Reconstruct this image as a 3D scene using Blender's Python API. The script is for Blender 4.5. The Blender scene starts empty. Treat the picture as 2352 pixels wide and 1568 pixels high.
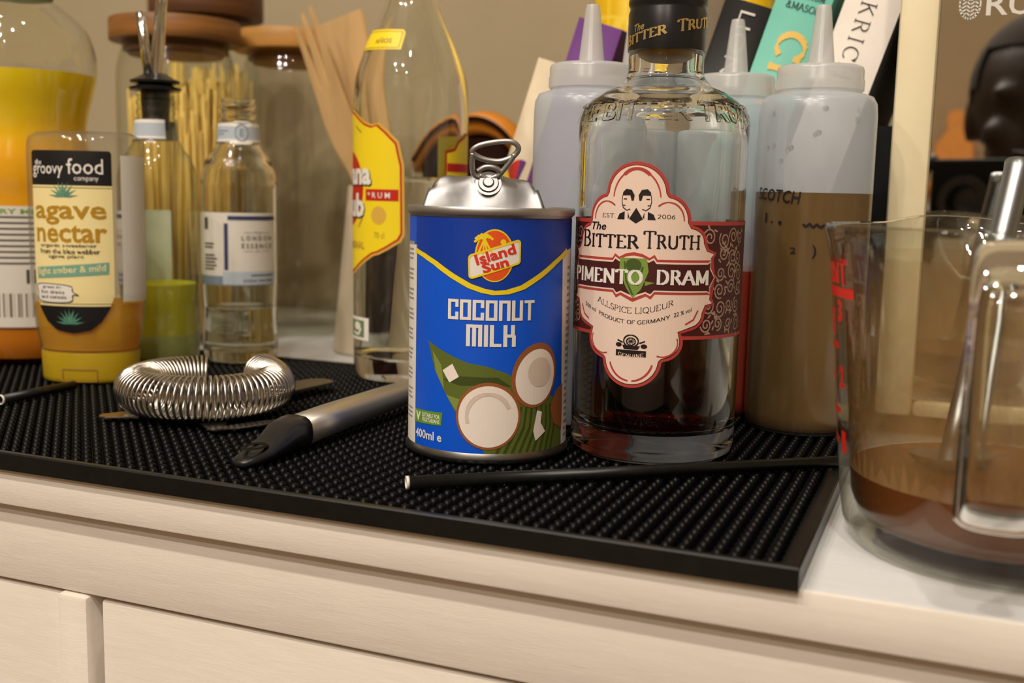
import bpy, bmesh, math, random
from math import sin, cos, pi, radians, sqrt, atan2
from mathutils import Vector, Matrix
random.seed(7)
SC = bpy.context.scene
COL = SC.collection

# ------------------------------------------------------------------ camera, world, lights, exposure
# metres; X along the sideboard, Y towards the wall, Z up, Z=0 is the sideboard top
CAM_YAW, CAM_PITCH, CAM_ROLL, CAM_H = 0.3858, 0.1365, 0.0222, 0.124
def cam_axes():
    fw = Vector((-sin(CAM_YAW)*cos(CAM_PITCH), cos(CAM_YAW)*cos(CAM_PITCH), -sin(CAM_PITCH)))
    r = Vector((cos(CAM_YAW), sin(CAM_YAW), 0)); u = r.cross(fw)
    c, s = cos(CAM_ROLL), sin(CAM_ROLL)
    return r*c+u*s, u*c-r*s, fw
_r, _u, _f = cam_axes()
cam_data = bpy.data.cameras.new('camera'); cam = bpy.data.objects.new('camera', cam_data); COL.objects.link(cam)
cam.matrix_world = Matrix(((_r.x, _u.x, -_f.x, 0), (_r.y, _u.y, -_f.y, 0), (_r.z, _u.z, -_f.z, CAM_H), (0, 0, 0, 1)))
cam_data.sensor_width = 36; cam_data.lens = 2500/2352*36; cam_data.clip_start = .01
cam_data.dof.use_dof = True; cam_data.dof.focus_distance = .475; cam_data.dof.aperture_fstop = 9
SC.camera = cam
w = bpy.data.worlds.new('world'); SC.world = w; w.use_nodes = True
w.node_tree.nodes['Background'].inputs[0].default_value = (1, .85, .7, 1); w.node_tree.nodes['Background'].inputs[1].default_value = .05
SC.view_settings.view_transform = 'Standard'; SC.view_settings.look = 'None'; SC.view_settings.gamma = 1
SC.view_settings.use_curve_mapping = False; SC.view_settings.exposure = -.14
cy = SC.cycles
cy.use_denoising = True; cy.max_bounces = 16; cy.transmission_bounces = 14; cy.transparent_max_bounces = 24; cy.use_adaptive_sampling = True; cy.adaptive_threshold = .015
cy.diffuse_bounces = 4; cy.glossy_bounces = 6; cy.sample_clamp_indirect = 4; cy.blur_glossy = .3
CEIL = 1.55
SPOTS = [(-1.0, -.55), (-.40, -.55), (.20, -.55), (-.70, -1.15), (-.10, -1.15), (-.75, .15), (.05, .15), (-.55, -1.75), (.45, -1.75)]  # last pair added to brighten the far wall mirrored in the door
for sx, sy in SPOTS:
    L = bpy.data.lights.new('downlight', 'AREA'); L.shape = 'DISK'; L.size = .075; L.energy = (7.5 if sy > -1.1 else 9.6 if sy > -1.5 else 9.0) if sy < 0 else 2.4; L.color = (1, .91, .79)
    o = bpy.data.objects.new('downlight', L); COL.objects.link(o); o.location = (sx, sy, CEIL-.022)
    if -1.5 < sy < 0: o.rotation_euler = (Vector((-.2, .45, 0))-Vector(o.location)).to_track_quat('-Z', 'Y').to_euler()

# ------------------------------------------------------------------ helpers
def S(r, g, b, a=1):
    f = lambda c: (c/255/12.92) if c/255 <= .04045 else ((c/255+.055)/1.055)**2.4
    return (f(r), f(g), f(b), a)
M = {}
def nt(name):
    m = bpy.data.materials.new(name); m.use_nodes = True; n = m.node_tree; n.nodes.clear()
    out = n.nodes.new('ShaderNodeOutputMaterial'); return m, n, out
def mat(name, col, rough=.5, metal=0, spec=.5, noise=0, nscale=60, bump=0, bscale=200, trans=0, ior=1.45, coat=0, stretch=None, sss=0):
    m, n, out = nt(name); b = n.nodes.new('ShaderNodeBsdfPrincipled'); n.links.new(b.outputs[0], out.inputs[0])
    b.inputs['Base Color'].default_value = col; b.inputs['Roughness'].default_value = rough; b.inputs['Metallic'].default_value = metal
    b.inputs['Specular IOR Level'].default_value = spec; b.inputs['Transmission Weight'].default_value = trans; b.inputs['IOR'].default_value = ior
    b.inputs['Coat Weight'].default_value = coat
    if sss: b.inputs['Subsurface Weight'].default_value = sss; b.inputs['Subsurface Radius'].default_value = (.01, .007, .004); b.inputs['Subsurface Scale'].default_value = .6
    if noise or bump:
        tc = n.nodes.new('ShaderNodeTexCoord'); mp = n.nodes.new('ShaderNodeMapping'); n.links.new(tc.outputs['Object'], mp.inputs[0])
        if stretch: mp.inputs['Scale'].default_value = stretch
    if noise:
        t = n.nodes.new('ShaderNodeTexNoise'); t.inputs['Scale'].default_value = nscale; t.inputs['Detail'].default_value = 4; n.links.new(mp.outputs[0], t.inputs[0])
        r = n.nodes.new('ShaderNodeMapRange'); r.inputs[1].default_value = .3; r.inputs[2].default_value = .7; r.inputs[3].default_value = 1-noise; r.inputs[4].default_value = 1+noise*.6
        n.links.new(t.outputs[0], r.inputs[0])
        x = n.nodes.new('ShaderNodeMix'); x.data_type = 'RGBA'; x.blend_type = 'MULTIPLY'; x.inputs[0].default_value = 1; x.inputs[6].default_value = col
        n.links.new(r.outputs[0], x.inputs[7]); n.links.new(x.outputs[2], b.inputs['Base Color'])
    if bump:
        t2 = n.nodes.new('ShaderNodeTexNoise'); t2.inputs['Scale'].default_value = bscale; n.links.new(mp.outputs[0], t2.inputs[0])
        bp = n.nodes.new('ShaderNodeBump'); bp.inputs['Strength'].default_value = bump; bp.inputs['Distance'].default_value = .001
        n.links.new(t2.outputs[0], bp.inputs['Height']); n.links.new(bp.outputs[0], b.inputs['Normal'])
    M[name] = m; return m
def thin(name, tint, edge, haze=0, hazecol=(1, 1, 1, 1), rough=.02, refl=1.0, film=None, filmz=None):
    """thin clear wall: transparent, tinted more at grazing angles, Schlick reflection, optional haze"""
    m, n, out = nt(name)
    lw = n.nodes.new('ShaderNodeLayerWeight'); lw.inputs[0].default_value = .5
    def mth(op, a, b):
        x = n.nodes.new('ShaderNodeMath'); x.operation = op
        for i, v in enumerate((a, b)):
            if isinstance(v, (int, float)): x.inputs[i].default_value = v
            else: n.links.new(v, x.inputs[i])
        return x.outputs[0]
    fac = lw.outputs['Facing']
    mx = n.nodes.new('ShaderNodeMix'); mx.data_type = 'RGBA'; mx.inputs[6].default_value = tint; mx.inputs[7].default_value = edge
    n.links.new(mth('POWER', fac, 2.5), mx.inputs[0])
    tr = n.nodes.new('ShaderNodeBsdfTransparent'); n.links.new(mx.outputs[2], tr.inputs[0])
    gl = n.nodes.new('ShaderNodeBsdfGlossy'); gl.inputs['Roughness'].default_value = rough; gl.inputs[0].default_value = (1, 1, 1, 1)
    base = tr.outputs[0]
    if haze:
        tl = n.nodes.new('ShaderNodeBsdfTranslucent'); tl.inputs[0].default_value = hazecol
        df = n.nodes.new('ShaderNodeBsdfDiffuse'); df.inputs[0].default_value = hazecol
        ms = n.nodes.new('ShaderNodeMixShader'); ms.inputs[0].default_value = .5; n.links.new(tl.outputs[0], ms.inputs[1]); n.links.new(df.outputs[0], ms.inputs[2])
        m2 = n.nodes.new('ShaderNodeMixShader'); m2.inputs[0].default_value = haze
        if film:
            tc = n.nodes.new('ShaderNodeTexCoord'); t = n.nodes.new('ShaderNodeTexNoise'); t.inputs['Scale'].default_value = film; t.inputs['Detail'].default_value = 5
            n.links.new(tc.outputs['Object'], t.inputs[0]); rg = n.nodes.new('ShaderNodeMapRange')
            rg.inputs[1].default_value = .35; rg.inputs[2].default_value = .65; rg.inputs[3].default_value = haze*.5; rg.inputs[4].default_value = min(1, haze*1.5)
            n.links.new(t.outputs[0], rg.inputs[0]); fo_ = rg.outputs[0]
            if filmz:
                sp = n.nodes.new('ShaderNodeSeparateXYZ'); n.links.new(tc.outputs['Object'], sp.inputs[0]); zr = n.nodes.new('ShaderNodeMapRange'); zr.inputs[1].default_value = filmz[0]; zr.inputs[2].default_value = filmz[1]; zr.inputs[3].default_value = 1; zr.inputs[4].default_value = .12
                n.links.new(sp.outputs[2], zr.inputs[0]); fo_ = mth('MULTIPLY', fo_, zr.outputs[0])
            n.links.new(fo_, m2.inputs[0])
        n.links.new(base, m2.inputs[1]); n.links.new(ms.outputs[0], m2.inputs[2]); base = m2.outputs[0]
    sch = mth('ADD', mth('MULTIPLY', mth('POWER', fac, 5.0), .8*refl), .045*refl)
    m3 = n.nodes.new('ShaderNodeMixShader'); n.links.new(sch, m3.inputs[0]); n.links.new(base, m3.inputs[1]); n.links.new(gl.outputs[0], m3.inputs[2])
    n.links.new(m3.outputs[0], out.inputs[0]); M[name] = m; return m
def cloudy(name, col, transp, rough=.1, gloss=.04, trcol=None, dif=.5):
    """cloudy liquid: part see-through, part scattering"""
    m, n, out = nt(name)
    tr = n.nodes.new('ShaderNodeBsdfTransparent'); tr.inputs[0].default_value = trcol or col
    tl = n.nodes.new('ShaderNodeBsdfTranslucent'); tl.inputs[0].default_value = col
    df = n.nodes.new('ShaderNodeBsdfDiffuse'); df.inputs[0].default_value = col
    a = n.nodes.new('ShaderNodeMixShader'); a.inputs[0].default_value = dif; n.links.new(tl.outputs[0], a.inputs[1]); n.links.new(df.outputs[0], a.inputs[2])
    b = n.nodes.new('ShaderNodeMixShader'); b.inputs[0].default_value = transp; n.links.new(a.outputs[0], b.inputs[1]); n.links.new(tr.outputs[0], b.inputs[2])
    g = n.nodes.new('ShaderNodeBsdfGlossy'); g.inputs['Roughness'].default_value = rough
    c = n.nodes.new('ShaderNodeMixShader'); c.inputs[0].default_value = gloss; n.links.new(b.outputs[0], c.inputs[1]); n.links.new(g.outputs[0], c.inputs[2])
    n.links.new(c.outputs[0], out.inputs[0]); M[name] = m; return m
def P(name, r, g, b, rough=.45):
    return mat(name, S(r, g, b), rough)

def link(o, parent=None):
    COL.objects.link(o)
    if parent is not None: o.parent = parent
    return o
def obj(name, verts, faces, material, parent=None, smooth=True, loc=None):
    me = bpy.data.meshes.new(name); me.from_pydata([tuple(v) for v in verts], [], faces); me.update()
    if smooth: me.polygons.foreach_set('use_smooth', [True]*len(me.polygons))
    if isinstance(material, str): material = M[material]
    me.materials.append(material)
    o = bpy.data.objects.new(name, me); link(o, parent)
    if loc: o.location = loc
    return o
def bobj(name, bm, material, parent=None, smooth=False, auto=None):
    bmesh.ops.recalc_face_normals(bm, faces=bm.faces)
    me = bpy.data.meshes.new(name); bm.to_mesh(me); bm.free()
    if smooth: me.polygons.foreach_set('use_smooth', [True]*len(me.polygons))
    if auto: me.set_sharp_from_angle(angle=radians(auto))
    me.materials.append(M[material] if isinstance(material, str) else material)
    o = bpy.data.objects.new(name, me); return link(o, parent)
def thing(name, label, cat, loc=(0, 0, 0), rotz=0, group=None):
    o = bpy.data.objects.new(name, None); link(o); o.empty_display_size = .02
    o.location = loc; o.rotation_euler = (0, 0, rotz); tag(o, label, cat, group); return o
def tag(o, label, cat, group=None):
    o['label'] = label; o['category'] = cat
    if group: o['group'] = group
    return o
def struct(o): o['kind'] = 'structure'; return o
def face_cam(x, y): return atan2(-y, -x)+pi/2     # turn a thing's local -Y towards the photographer
def lathe(name, prof, material, parent=None, segs=64, closed=False, smooth=True, auto=50, sx=1, sy=1, cap=True):
    vs, fs = [], []; n = len(prof)
    for i in range(segs):
        a = 2*pi*i/segs
        for r, z in prof: vs.append((r*cos(a)*sx, r*sin(a)*sy, z))
    for i in range(segs):
        j = (i+1) % segs
        for k in range(n if closed else n-1):
            k2 = (k+1) % n; fs.append((i*n+k, j*n+k, j*n+k2, i*n+k2))
    if not closed and cap:
        for k in (0, n-1):
            if prof[k][0] > 1e-5: fs.append([i*n+k for i in range(segs)])
    bm = bmesh.new(); bv = [bm.verts.new(v) for v in vs]
    for f in fs:
        try: bm.faces.new([bv[i] for i in f])
        except ValueError: pass
    bmesh.ops.remove_doubles(bm, verts=bm.verts, dist=1e-6)
    return bobj(name, bm, material, parent, smooth, auto)
def smoothprof(pts, n=6):
    """Catmull-Rom through (r,z) points"""
    out = []
    for i in range(len(pts)-1):
        p0 = pts[max(i-1, 0)]; p1 = pts[i]; p2 = pts[i+1]; p3 = pts[min(i+2, len(pts)-1)]
        for k in range(n):
            t = k/n
            out.append(tuple(.5*((2*p1[d])+(-p0[d]+p2[d])*t+(2*p0[d]-5*p1[d]+4*p2[d]-p3[d])*t*t+(-p0[d]+3*p1[d]-3*p2[d]+p3[d])*t**3) for d in (0, 1)))
    out.append(pts[-1]); return out
def cr3(pts, n=8, closed=False):
    out = []; N = len(pts); rng = N if closed else N-1
    for i in range(rng):
        g = (lambda k: pts[k % N]) if closed else (lambda k: pts[min(max(k, 0), N-1)])
        p0, p1, p2, p3 = (Vector(g(i+k)) for k in (-1, 0, 1, 2))
        for k in range(n):
            t = k/n; out.append(.5*((2*p1)+(-p0+p2)*t+(2*p0-5*p1+4*p2-p3)*t*t+(-p0+3*p1-3*p2+p3)*t**3))
    if not closed: out.append(Vector(pts[-1]))
    return out
def tube_geo(path, rad, sides=8, closed=False, vs=None, fs=None, sx=1):
    vs = [] if vs is None else vs; fs = [] if fs is None else fs; b = len(vs); N = len(path); prev = None
    for i, p in enumerate(path):
        p = Vector(p)
        a = Vector(path[(i-1) % N] if closed or i else path[0]); c = Vector(path[(i+1) % N] if closed or i < N-1 else path[-1])
        t = (c-a).normalized()
        if prev is None: prev = t.orthogonal().normalized()
        n1 = (prev-t*prev.dot(t)).normalized(); prev = n1; n2 = t.cross(n1)
        r = rad(i/(N-1)) if callable(rad) else rad
        for k in range(sides):
            q = 2*pi*k/sides; vs.append(p+n1*cos(q)*r*sx+n2*sin(q)*r)
    for i in range(N if closed else N-1):
        j = (i+1) % N
        for k in range(sides):
            l = (k+1) % sides; fs.append((b+i*sides+k, b+i*sides+l, b+j*sides+l, b+j*sides+k))
    if not closed: fs.append([b+k for k in range(sides)][::-1]); fs.append([b+(N-1)*sides+k for k in range(sides)])
    return vs, fs
def tube(name, path, rad, material, parent=None, sides=10, closed=False):
    vs, fs = tube_geo(path, rad, sides, closed); return obj(name, vs, fs, material, parent)
def box(name, x0, x1, y0, y1, z0, z1, material, parent=None, bev=0, segs=2):
    bm = bmesh.new(); bmesh.ops.create_cube(bm, size=1)
    bmesh.ops.scale(bm, vec=(x1-x0, y1-y0, z1-z0), verts=bm.verts); bmesh.ops.translate(bm, vec=((x0+x1)/2, (y0+y1)/2, (z0+z1)/2), verts=bm.verts)
    if bev: bmesh.ops.bevel(bm, geom=bm.edges[:], offset=bev, segments=segs, profile=.5, affect='EDGES')
    return bobj(name, bm, material, parent, smooth=bool(bev), auto=40)
def prism(name, pts, fn, depth, material, parent=None, bev=0, smooth=False):
    """flat outline pts (2D) extruded; fn(u,v,d) -> xyz"""
    bm = bmesh.new(); a = [bm.verts.new(fn(u, v, 0)) for u, v in pts]; b = [bm.verts.new(fn(u, v, depth)) for u, v in pts]
    bm.faces.new(a); bm.faces.new(b[::-1]); n = len(pts)
    for i in range(n): bm.faces.new((a[i], b[i], b[(i+1) % n], a[(i+1) % n]))
    bmesh.ops.recalc_face_normals(bm, faces=bm.faces)
    if bev: bmesh.ops.bevel(bm, geom=bm.edges[:], offset=bev, segments=2, affect='EDGES')
    return bobj(name, bm, material, parent, smooth or bool(bev), 40)

def rounded(pts, n=4):
    c = cr3([(x, y, 0) for x, y in pts], n, True); return [(p.x, p.y) for p in c]
# ---- flat print: 2D shapes as (verts, faces), wrapped on a surface
def g_poly(pts):
    bm = bmesh.new(); f = bm.faces.new([bm.verts.new((x, y, 0)) for x, y in pts]); bm.normal_update()
    bmesh.ops.triangulate(bm, faces=bm.faces[:]); bm.verts.index_update()
    r = ([(v.co.x, v.co.y) for v in bm.verts], [[v.index for v in f.verts] for f in bm.faces]); bm.free(); return r
def g_rect(x0, y0, x1, y1): return ([(x0, y0), (x1, y0), (x1, y1), (x0, y1)], [[0, 1, 2, 3]])
def ell(cx, cy_, rx, ry, n=36, rot=0, a0=0, a1=360):
    o = []
    for i in range(n+(0 if a1-a0 == 360 else 1)):
        a = radians(a0+(a1-a0)*i/n); x, y = rx*cos(a), ry*sin(a); c, s = cos(rot), sin(rot); o.append((cx+x*c-y*s, cy_+x*s+y*c))
    return o
def g_join(*gs):
    V, F = [], []
    for v, f in gs:
        b = len(V); V += list(v); F += [[i+b for i in q] for q in f]
    return V, F
def g_stroke(pts, w, closed=False, wv=None, joint=True):
    """band along a polyline; w for level strokes, wv for upright ones"""
    wv = wv or w; V, F = [], []; n = len(pts); rng = n if closed else n-1
    for i in range(rng):
        (x0, y0), (x1, y1) = pts[i], pts[(i+1) % n]; dx, dy = x1-x0, y1-y0; L = sqrt(dx*dx+dy*dy) or 1e-9
        h = .5*(wv*abs(dy)/L+w*abs(dx)/L); nx, ny = -dy/L*h, dx/L*h; b = len(V)
        V += [(x0+nx, y0+ny), (x0-nx, y0-ny), (x1-nx, y1-ny), (x1+nx, y1+ny)]; F.append([b, b+1, b+2, b+3])
        if joint and i:
            b = len(V); hx, hy = wv*.5, w*.5
            V += [(x0+hx*cos(q*pi/4), y0+hy*sin(q*pi/4)) for q in range(8)]; F.append(list(range(b, b+8)))
    return V, F
def g_outline(pts, w): return g_stroke(pts, w, closed=True)
def g_map(g, fn): return [fn(x, y) for x, y in g[0]], g[1]
def fit(g, x0, y0, x1, y1, rot=0):
    xs = [p[0] for p in g[0]]; ys = [p[1] for p in g[0]]; ax, bx, ay, by = min(xs), max(xs), min(ys), max(ys)
    sx = (x1-x0)/(bx-ax or 1); sy = (y1-y0)/(by-ay or 1); cx, cyy = (x0+x1)/2, (y0+y1)/2; c, s = cos(rot), sin(rot)
    def f(x, y):
        X = x0+(x-ax)*sx-cx; Y = y0+(y-ay)*sy-cyy; return (cx+X*c-Y*s, cyy+X*s+Y*c)
    return g_map(g, f)
_tc = {}
def g_text(t, bold=0, shear=0):
    k = (t, bold, shear)
    if k not in _tc:
        cu = bpy.data.curves.new('t', 'FONT'); cu.body = t; cu.size = 1; cu.resolution_u = 2; cu.offset = bold; cu.shear = shear; cu.space_line = .85
        ob = bpy.data.objects.new('t', cu); me = bpy.data.meshes.new_from_object(ob)
        _tc[k] = ([(v.co.x, v.co.y) for v in me.vertices], [list(p.vertices) for p in me.polygons])
        bpy.data.objects.remove(ob); bpy.data.curves.remove(cu); bpy.data.meshes.remove(me)
    return _tc[k]
def A(cx, cy_, rx, ry, a0, a1, n=14): return ell(cx, cy_, rx, ry, n, 0, a0, a1 if a1-a0 != 360 else a0+359.9)
SER = {
 'A': (.9, [[(.02, 0), (.45, 1)], [(.45, 1), (.88, 0)], [(.18, .34), (.72, .34)]]),
 'B': (.75, [[(.14, 0), (.14, 1)], [(.14, 1), (.42, 1), (.58, .92), (.62, .77), (.56, .6), (.42, .53), (.14, .53)], [(.42, .53), (.62, .45), (.69, .27), (.6, .08), (.42, 0), (.14, 0)]]),
 'C': (.85, [A(.47, .5, .42, .5, 40, 320), [(.8, .98), (.8, .72)]]), 'D': (.9, [[(.14, 0), (.14, 1)], [(.14, 1), (.4, 1), (.66, .9), (.8, .65), (.8, .35), (.66, .1), (.4, 0), (.14, 0)]]),
 'E': (.75, [[(.14, 0), (.14, 1)], [(.14, 1), (.64, 1)], [(.14, .53), (.5, .53)], [(.14, 0), (.68, 0)], [(.64, 1), (.64, .82)], [(.68, 0), (.68, .2)]]),
 'F': (.7, [[(.14, 0), (.14, 1)], [(.14, 1), (.64, 1)], [(.14, .53), (.5, .53)], [(.64, 1), (.64, .82)]]),
 'G': (.9, [A(.47, .5, .42, .5, 40, 330), [(.84, .42), (.84, .08)], [(.6, .42), (.9, .42)]]), 'H': (.95, [[(.14, 0), (.14, 1)], [(.8, 0), (.8, 1)], [(.14, .52), (.8, .52)]]),
 'I': (.36, [[(.18, 0), (.18, 1)]]), 'K': (.85, [[(.14, 0), (.14, 1)], [(.14, .42), (.7, 1)], [(.32, .6), (.78, 0)]]), 'L': (.7, [[(.14, 0), (.14, 1)], [(.14, 0), (.66, 0)], [(.66, 0), (.66, .24)]]),
 'M': (1.1, [[(.14, 0), (.14, 1)], [(.14, 1), (.55, .1)], [(.55, .1), (.96, 1)], [(.96, 1), (.96, 0)]]), 'N': (.95, [[(.14, 0), (.14, 1)], [(.14, 1), (.8, 0)], [(.8, 0), (.8, 1)]]),
 'O': (.95, [A(.48, .5, .42, .5, 0, 360, 22)]), 'P': (.72, [[(.14, 0), (.14, 1)], [(.14, 1), (.42, 1), (.6, .9), (.65, .74), (.58, .56), (.42, .48), (.14, .48)]]),
 'Q': (.95, [A(.48, .5, .42, .5, 0, 360, 22), [(.5, .18), (.9, -.15)]]), 'R': (.82, [[(.14, 0), (.14, 1)], [(.14, 1), (.42, 1), (.58, .92), (.63, .76), (.57, .59), (.42, .52), (.14, .52)], [(.4, .52), (.78, 0)]]),
 'S': (.65, [A(.34, .75, .24, .25, 30, 250, 10)+A(.34, .26, .26, .26, 70, -160, 12)]), 'T': (.85, [[(.42, 0), (.42, 1)], [(.05, 1), (.8, 1)], [(.05, 1), (.05, .8)], [(.8, 1), (.8, .8)]]),
 'U': (.92, [[(.14, 1), (.14, .3)]+A(.47, .3, .33, .3, 180, 360, 10)+[(.8, 1)]]), 'V': (.9, [[(.02, 1), (.45, 0)], [(.45, 0), (.88, 1)]]), 'X': (.9, [[(.08, 0), (.82, 1)], [(.08, 1), (.82, 0)]]),
 'Y': (.9, [[(.05, 1), (.45, .5)], [(.85, 1), (.45, .5)], [(.45, .5), (.45, 0)]]), '&': (.9, [[(.85, 0), (.25, .7)]+A(.4, .8, .17, .2, 200, -20, 10)+[(.3, .5)]+A(.35, .25, .28, .25, 130, 340, 10)]),
 '2': (.65, [A(.32, .74, .26, .26, 160, -20, 10)+[(.08, 0), (.6, 0)]]), '0': (.7, [A(.35, .5, .28, .5, 0, 360, 20)]), '6': (.65, [[(.5, .98), (.2, .7)]+A(.33, .3, .26, .3, 170, 530, 16)]), '.': (.3, [[(.12, 0), (.12, .1)]]), ' ': (.4, []), '*': (.5, [[(.15, .45), (.35, .45)]])}
BLK = {'C': (.62, [[(.62, .72), (.62, 1), (0, 1), (0, 0), (.62, 0), (.62, .28)]]), 'O': (.62, [[(0, 0), (0, 1), (.62, 1), (.62, 0), (0, 0), (0, .01)]]), 'N': (.62, [[(0, 0), (0, 1), (.62, 1), (.62, 0)]]),
 'U': (.62, [[(0, 1), (0, 0), (.62, 0), (.62, 1)]]), 'T': (.62, [[(0, 1), (.62, 1)], [(.31, 1), (.31, 0)]]), 'M': (.8, [[(0, 0), (0, 1), (.8, 1), (.8, 0)], [(.4, 1), (.4, 0)]]), 'I': (.0, [[(0, 0), (0, 1)]]),
 'L': (.5, [[(0, 1), (0, 0), (.5, 0)]]), 'K': (.58, [[(0, 0), (0, 1)], [(0, .5), (.46, .5)], [(.50, .56), (.50, 1)], [(.58, 0), (.58, .44)]])}
def g_serif(t, wv=.15, wh=.06, gap=.12, serif=.13, small=None):
    """serif lettering; small = relative height of all but the first letter of each word"""
    gs = []; x = 0; first = True
    for ch in t:
        w_, st = SER[ch]; k = 1 if (small is None or first) else small
        first = ch == ' '
        for s in st:
            pts = [(x+px*k, py*k) for px, py in s]; gs.append(g_stroke(pts, wh, wv=wv))
            if serif:
                for e, q in ((0, 1), (-1, -2)):
                    (ex, ey), (qx, qy) = pts[e], pts[q]
                    if (abs(ey) < .02 or abs(ey-k) < .02) and abs(ex-qx) < .7*abs(ey-qy) and len(s) < 5 and abs(ey-qy) > .3:
                        gs.append(g_rect(ex-serif, ey-wh*.6, ex+serif, ey+wh*.6))
        x += (w_*k+gap)
    return g_join(*gs)
def g_block(t, wv=.26, wh=.17, gap=.38):
    """square block lettering: union of upright and level bars, cut into clean cells"""
    rc = []; x = 0
    for ch in t:
        w_, st = BLK[ch]
        for s in st:
            for (x0, y0), (x1, y1) in zip(s, s[1:]): rc.append((x+min(x0, x1)-wv/2, min(y0, y1)-wh/2, x+max(x0, x1)+wv/2, max(y0, y1)+wh/2))
        x += w_+gap
    V, F = [], []; ys = sorted({round(v, 4) for r in rc for v in (r[1], r[3])})
    for ya, yb in zip(ys, ys[1:]):
        m_ = (ya+yb)/2; sp = sorted((r[0], r[2]) for r in rc if r[1] < m_ < r[3]); cur = None
        for a, b in sp+[(1e9, 1e9)]:
            if cur and a <= cur[1]+1e-6: cur[1] = max(cur[1], b)
            else:
                if cur: k = len(V); V += [(cur[0], ya), (cur[1], ya), (cur[1], yb), (cur[0], yb)]; F.append([k, k+1, k+2, k+3])
                cur = [a, b]
    return V, F
def bend(g, k, xc=0): return g_map(g, lambda x, y: (x, y+k*(x-xc)**2))
def decal(name, g, material, parent, surf, off, ustep=.0025, vstep=None, label=None):
    bm = bmesh.new(); bv = [bm.verts.new((x, y, 0)) for x, y in g[0]]
    for f in g[1]:
        if len(set(f)) < 3: continue
        try: bm.faces.new([bv[i] for i in f])
        except ValueError: pass
    for ax, st in ((0, ustep), (1, vstep)):
        if not st: continue
        lo = min(v.co[ax] for v in bm.verts); hi = max(v.co[ax] for v in bm.verts); k = math.floor(lo/st)+1
        no = (1, 0, 0) if ax == 0 else (0, 1, 0)
        while k*st < hi:
            bmesh.ops.bisect_plane(bm, geom=bm.verts[:]+bm.edges[:]+bm.faces[:], plane_co=tuple(c*k*st for c in no), plane_no=no, dist=1e-7); k += 1
    for v in bm.verts: v.co = surf(v.co.x, v.co.y, off)
    me = bpy.data.meshes.new(name); bm.to_mesh(me); bm.free(); me.materials.append(M[material])
    o = bpy.data.objects.new(name, me); link(o, parent)
    if label: o['label'] = label
    return o
def cylsurf(r, zb=0, u0=0):
    """u = arc length to the viewer's right of the front, v = height above the sideboard"""
    R = r if callable(r) else (lambda v: r); R0 = r(0.08) if callable(r) else r
    def f(u, v, o):
        th = -pi/2+(u+u0)/R0; q = R(v)+o; return (q*cos(th), q*sin(th), v-zb)
    return f
def mm(pts): return [(x*.001, y*.001) for x, y in pts]

# ------------------------------------------------------------------ materials
mat('wall_paint', (.372, .300, .187, 1), .75, noise=.05, nscale=12, bump=.08, bscale=300)
mat('ceiling_paint', (.82, .8, .76, 1), .8, noise=.03, nscale=10)
mat('floor_wood', (.25, .14, .07, 1), .4, noise=.4, nscale=20, stretch=(1, 12, 1))
mat('cabinet_paint', (.82, .755, .68, 1), .42, noise=.04, nscale=40, stretch=(1, 12, 12), bump=.10, bscale=180)
mat('top_paint_cool_lit', (.62, .625, .63, 1), .38, noise=.04, nscale=40, stretch=(1, 12, 12), bump=.08, bscale=180)  # cabinet's white with the cooler, dimmer overhead light put into the colour
mat('gap_dark', (.05, .035, .02, 1), .8)
mat('rubber', (.0025, .0025, .003, 1), .36, spec=.16, noise=.3, nscale=300)
mat('rubber_edge', (.007, .0068, .0065, 1), .34, spec=.4, noise=.25, nscale=200)
mat('steel', (.62, .59, .55, 1), .22, 1)
mat('steel_brushed', (.66, .63, .58, 1), .42, 1, noise=.08, nscale=80, stretch=(1, .05, 1))
mat('tin_lid', (.34, .338, .345, 1), .45, 1, bump=.5, bscale=70)
mat('tin', (.50, .495, .49, 1), .46, 1, bump=.3, bscale=110)
mat('tin_dark', (.28, .27, .26, 1), .35, 1)
mat('black_plastic', (.012, .012, .013, 1), .28)
mat('black_matt', (.004, .004, .004, 1), .6, spec=.15)
mat('chrome', (.75, .73, .7, 1), .12, 1)
mat('bamboo', S(205, 168, 116), .55, noise=.18, nscale=60, stretch=(1, 1, .08))
mat('lid_wood_dark', S(98, 60, 30), .5, noise=.35, nscale=30, stretch=(.4, .4, 5))
mat('lid_wood', S(136, 90, 42), .5, noise=.5, nscale=30, stretch=(.4, .4, 5))
mat('lid_wood_light', S(186, 134, 66), .5, noise=.3, nscale=30, stretch=(.4, .4, 5))
mat('seal', S(120, 84, 46), .5)
mat('pot_glaze', S(196, 182, 160), .4, noise=.05)
mat('pasta', S(240, 204, 112), .5, noise=.15, nscale=90, stretch=(1, 1, .1))
mat('glass', (.97, .985, .96, 1), 0, trans=1, ior=1.5)
mat('glass_green', (.97, .985, .945, 1), 0, trans=1, ior=1.5)
mat('water', (.99, 1, .99, 1), 0, trans=1, ior=1.33)
mat('white_rum', (.98, .985, .92, 1), 0, trans=1, ior=1.35)
mat('dark_liqueur', (.055, .005, .0015, 1), .0, trans=1, ior=1.36)
thin('glass_thin', (.95, .96, .93, 1), (.62, .65, .56, 1))
thin('glass_jug', (.95, .95, .93, 1), (.55, .55, .48, 1))
thin('residue', (.95, .93, .88, 1), (.8, .75, .65, 1), haze=.42, hazecol=S(206, 168, 116), rough=.3, refl=.2, film=34, filmz=(.05, .108))
thin('glass_soda', (.93, .96, .90, 1), (.45, .52, .40, 1))
thin('pet_squash', (.97, .97, .95, 1), (.7, .7, .66, 1), haze=.02, hazecol=(.9, .9, .88, 1))
thin('pet_clear', (.93, .93, .90, 1), (.6, .6, .56, 1), haze=.05, hazecol=(.9, .9, .88, 1))
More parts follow.
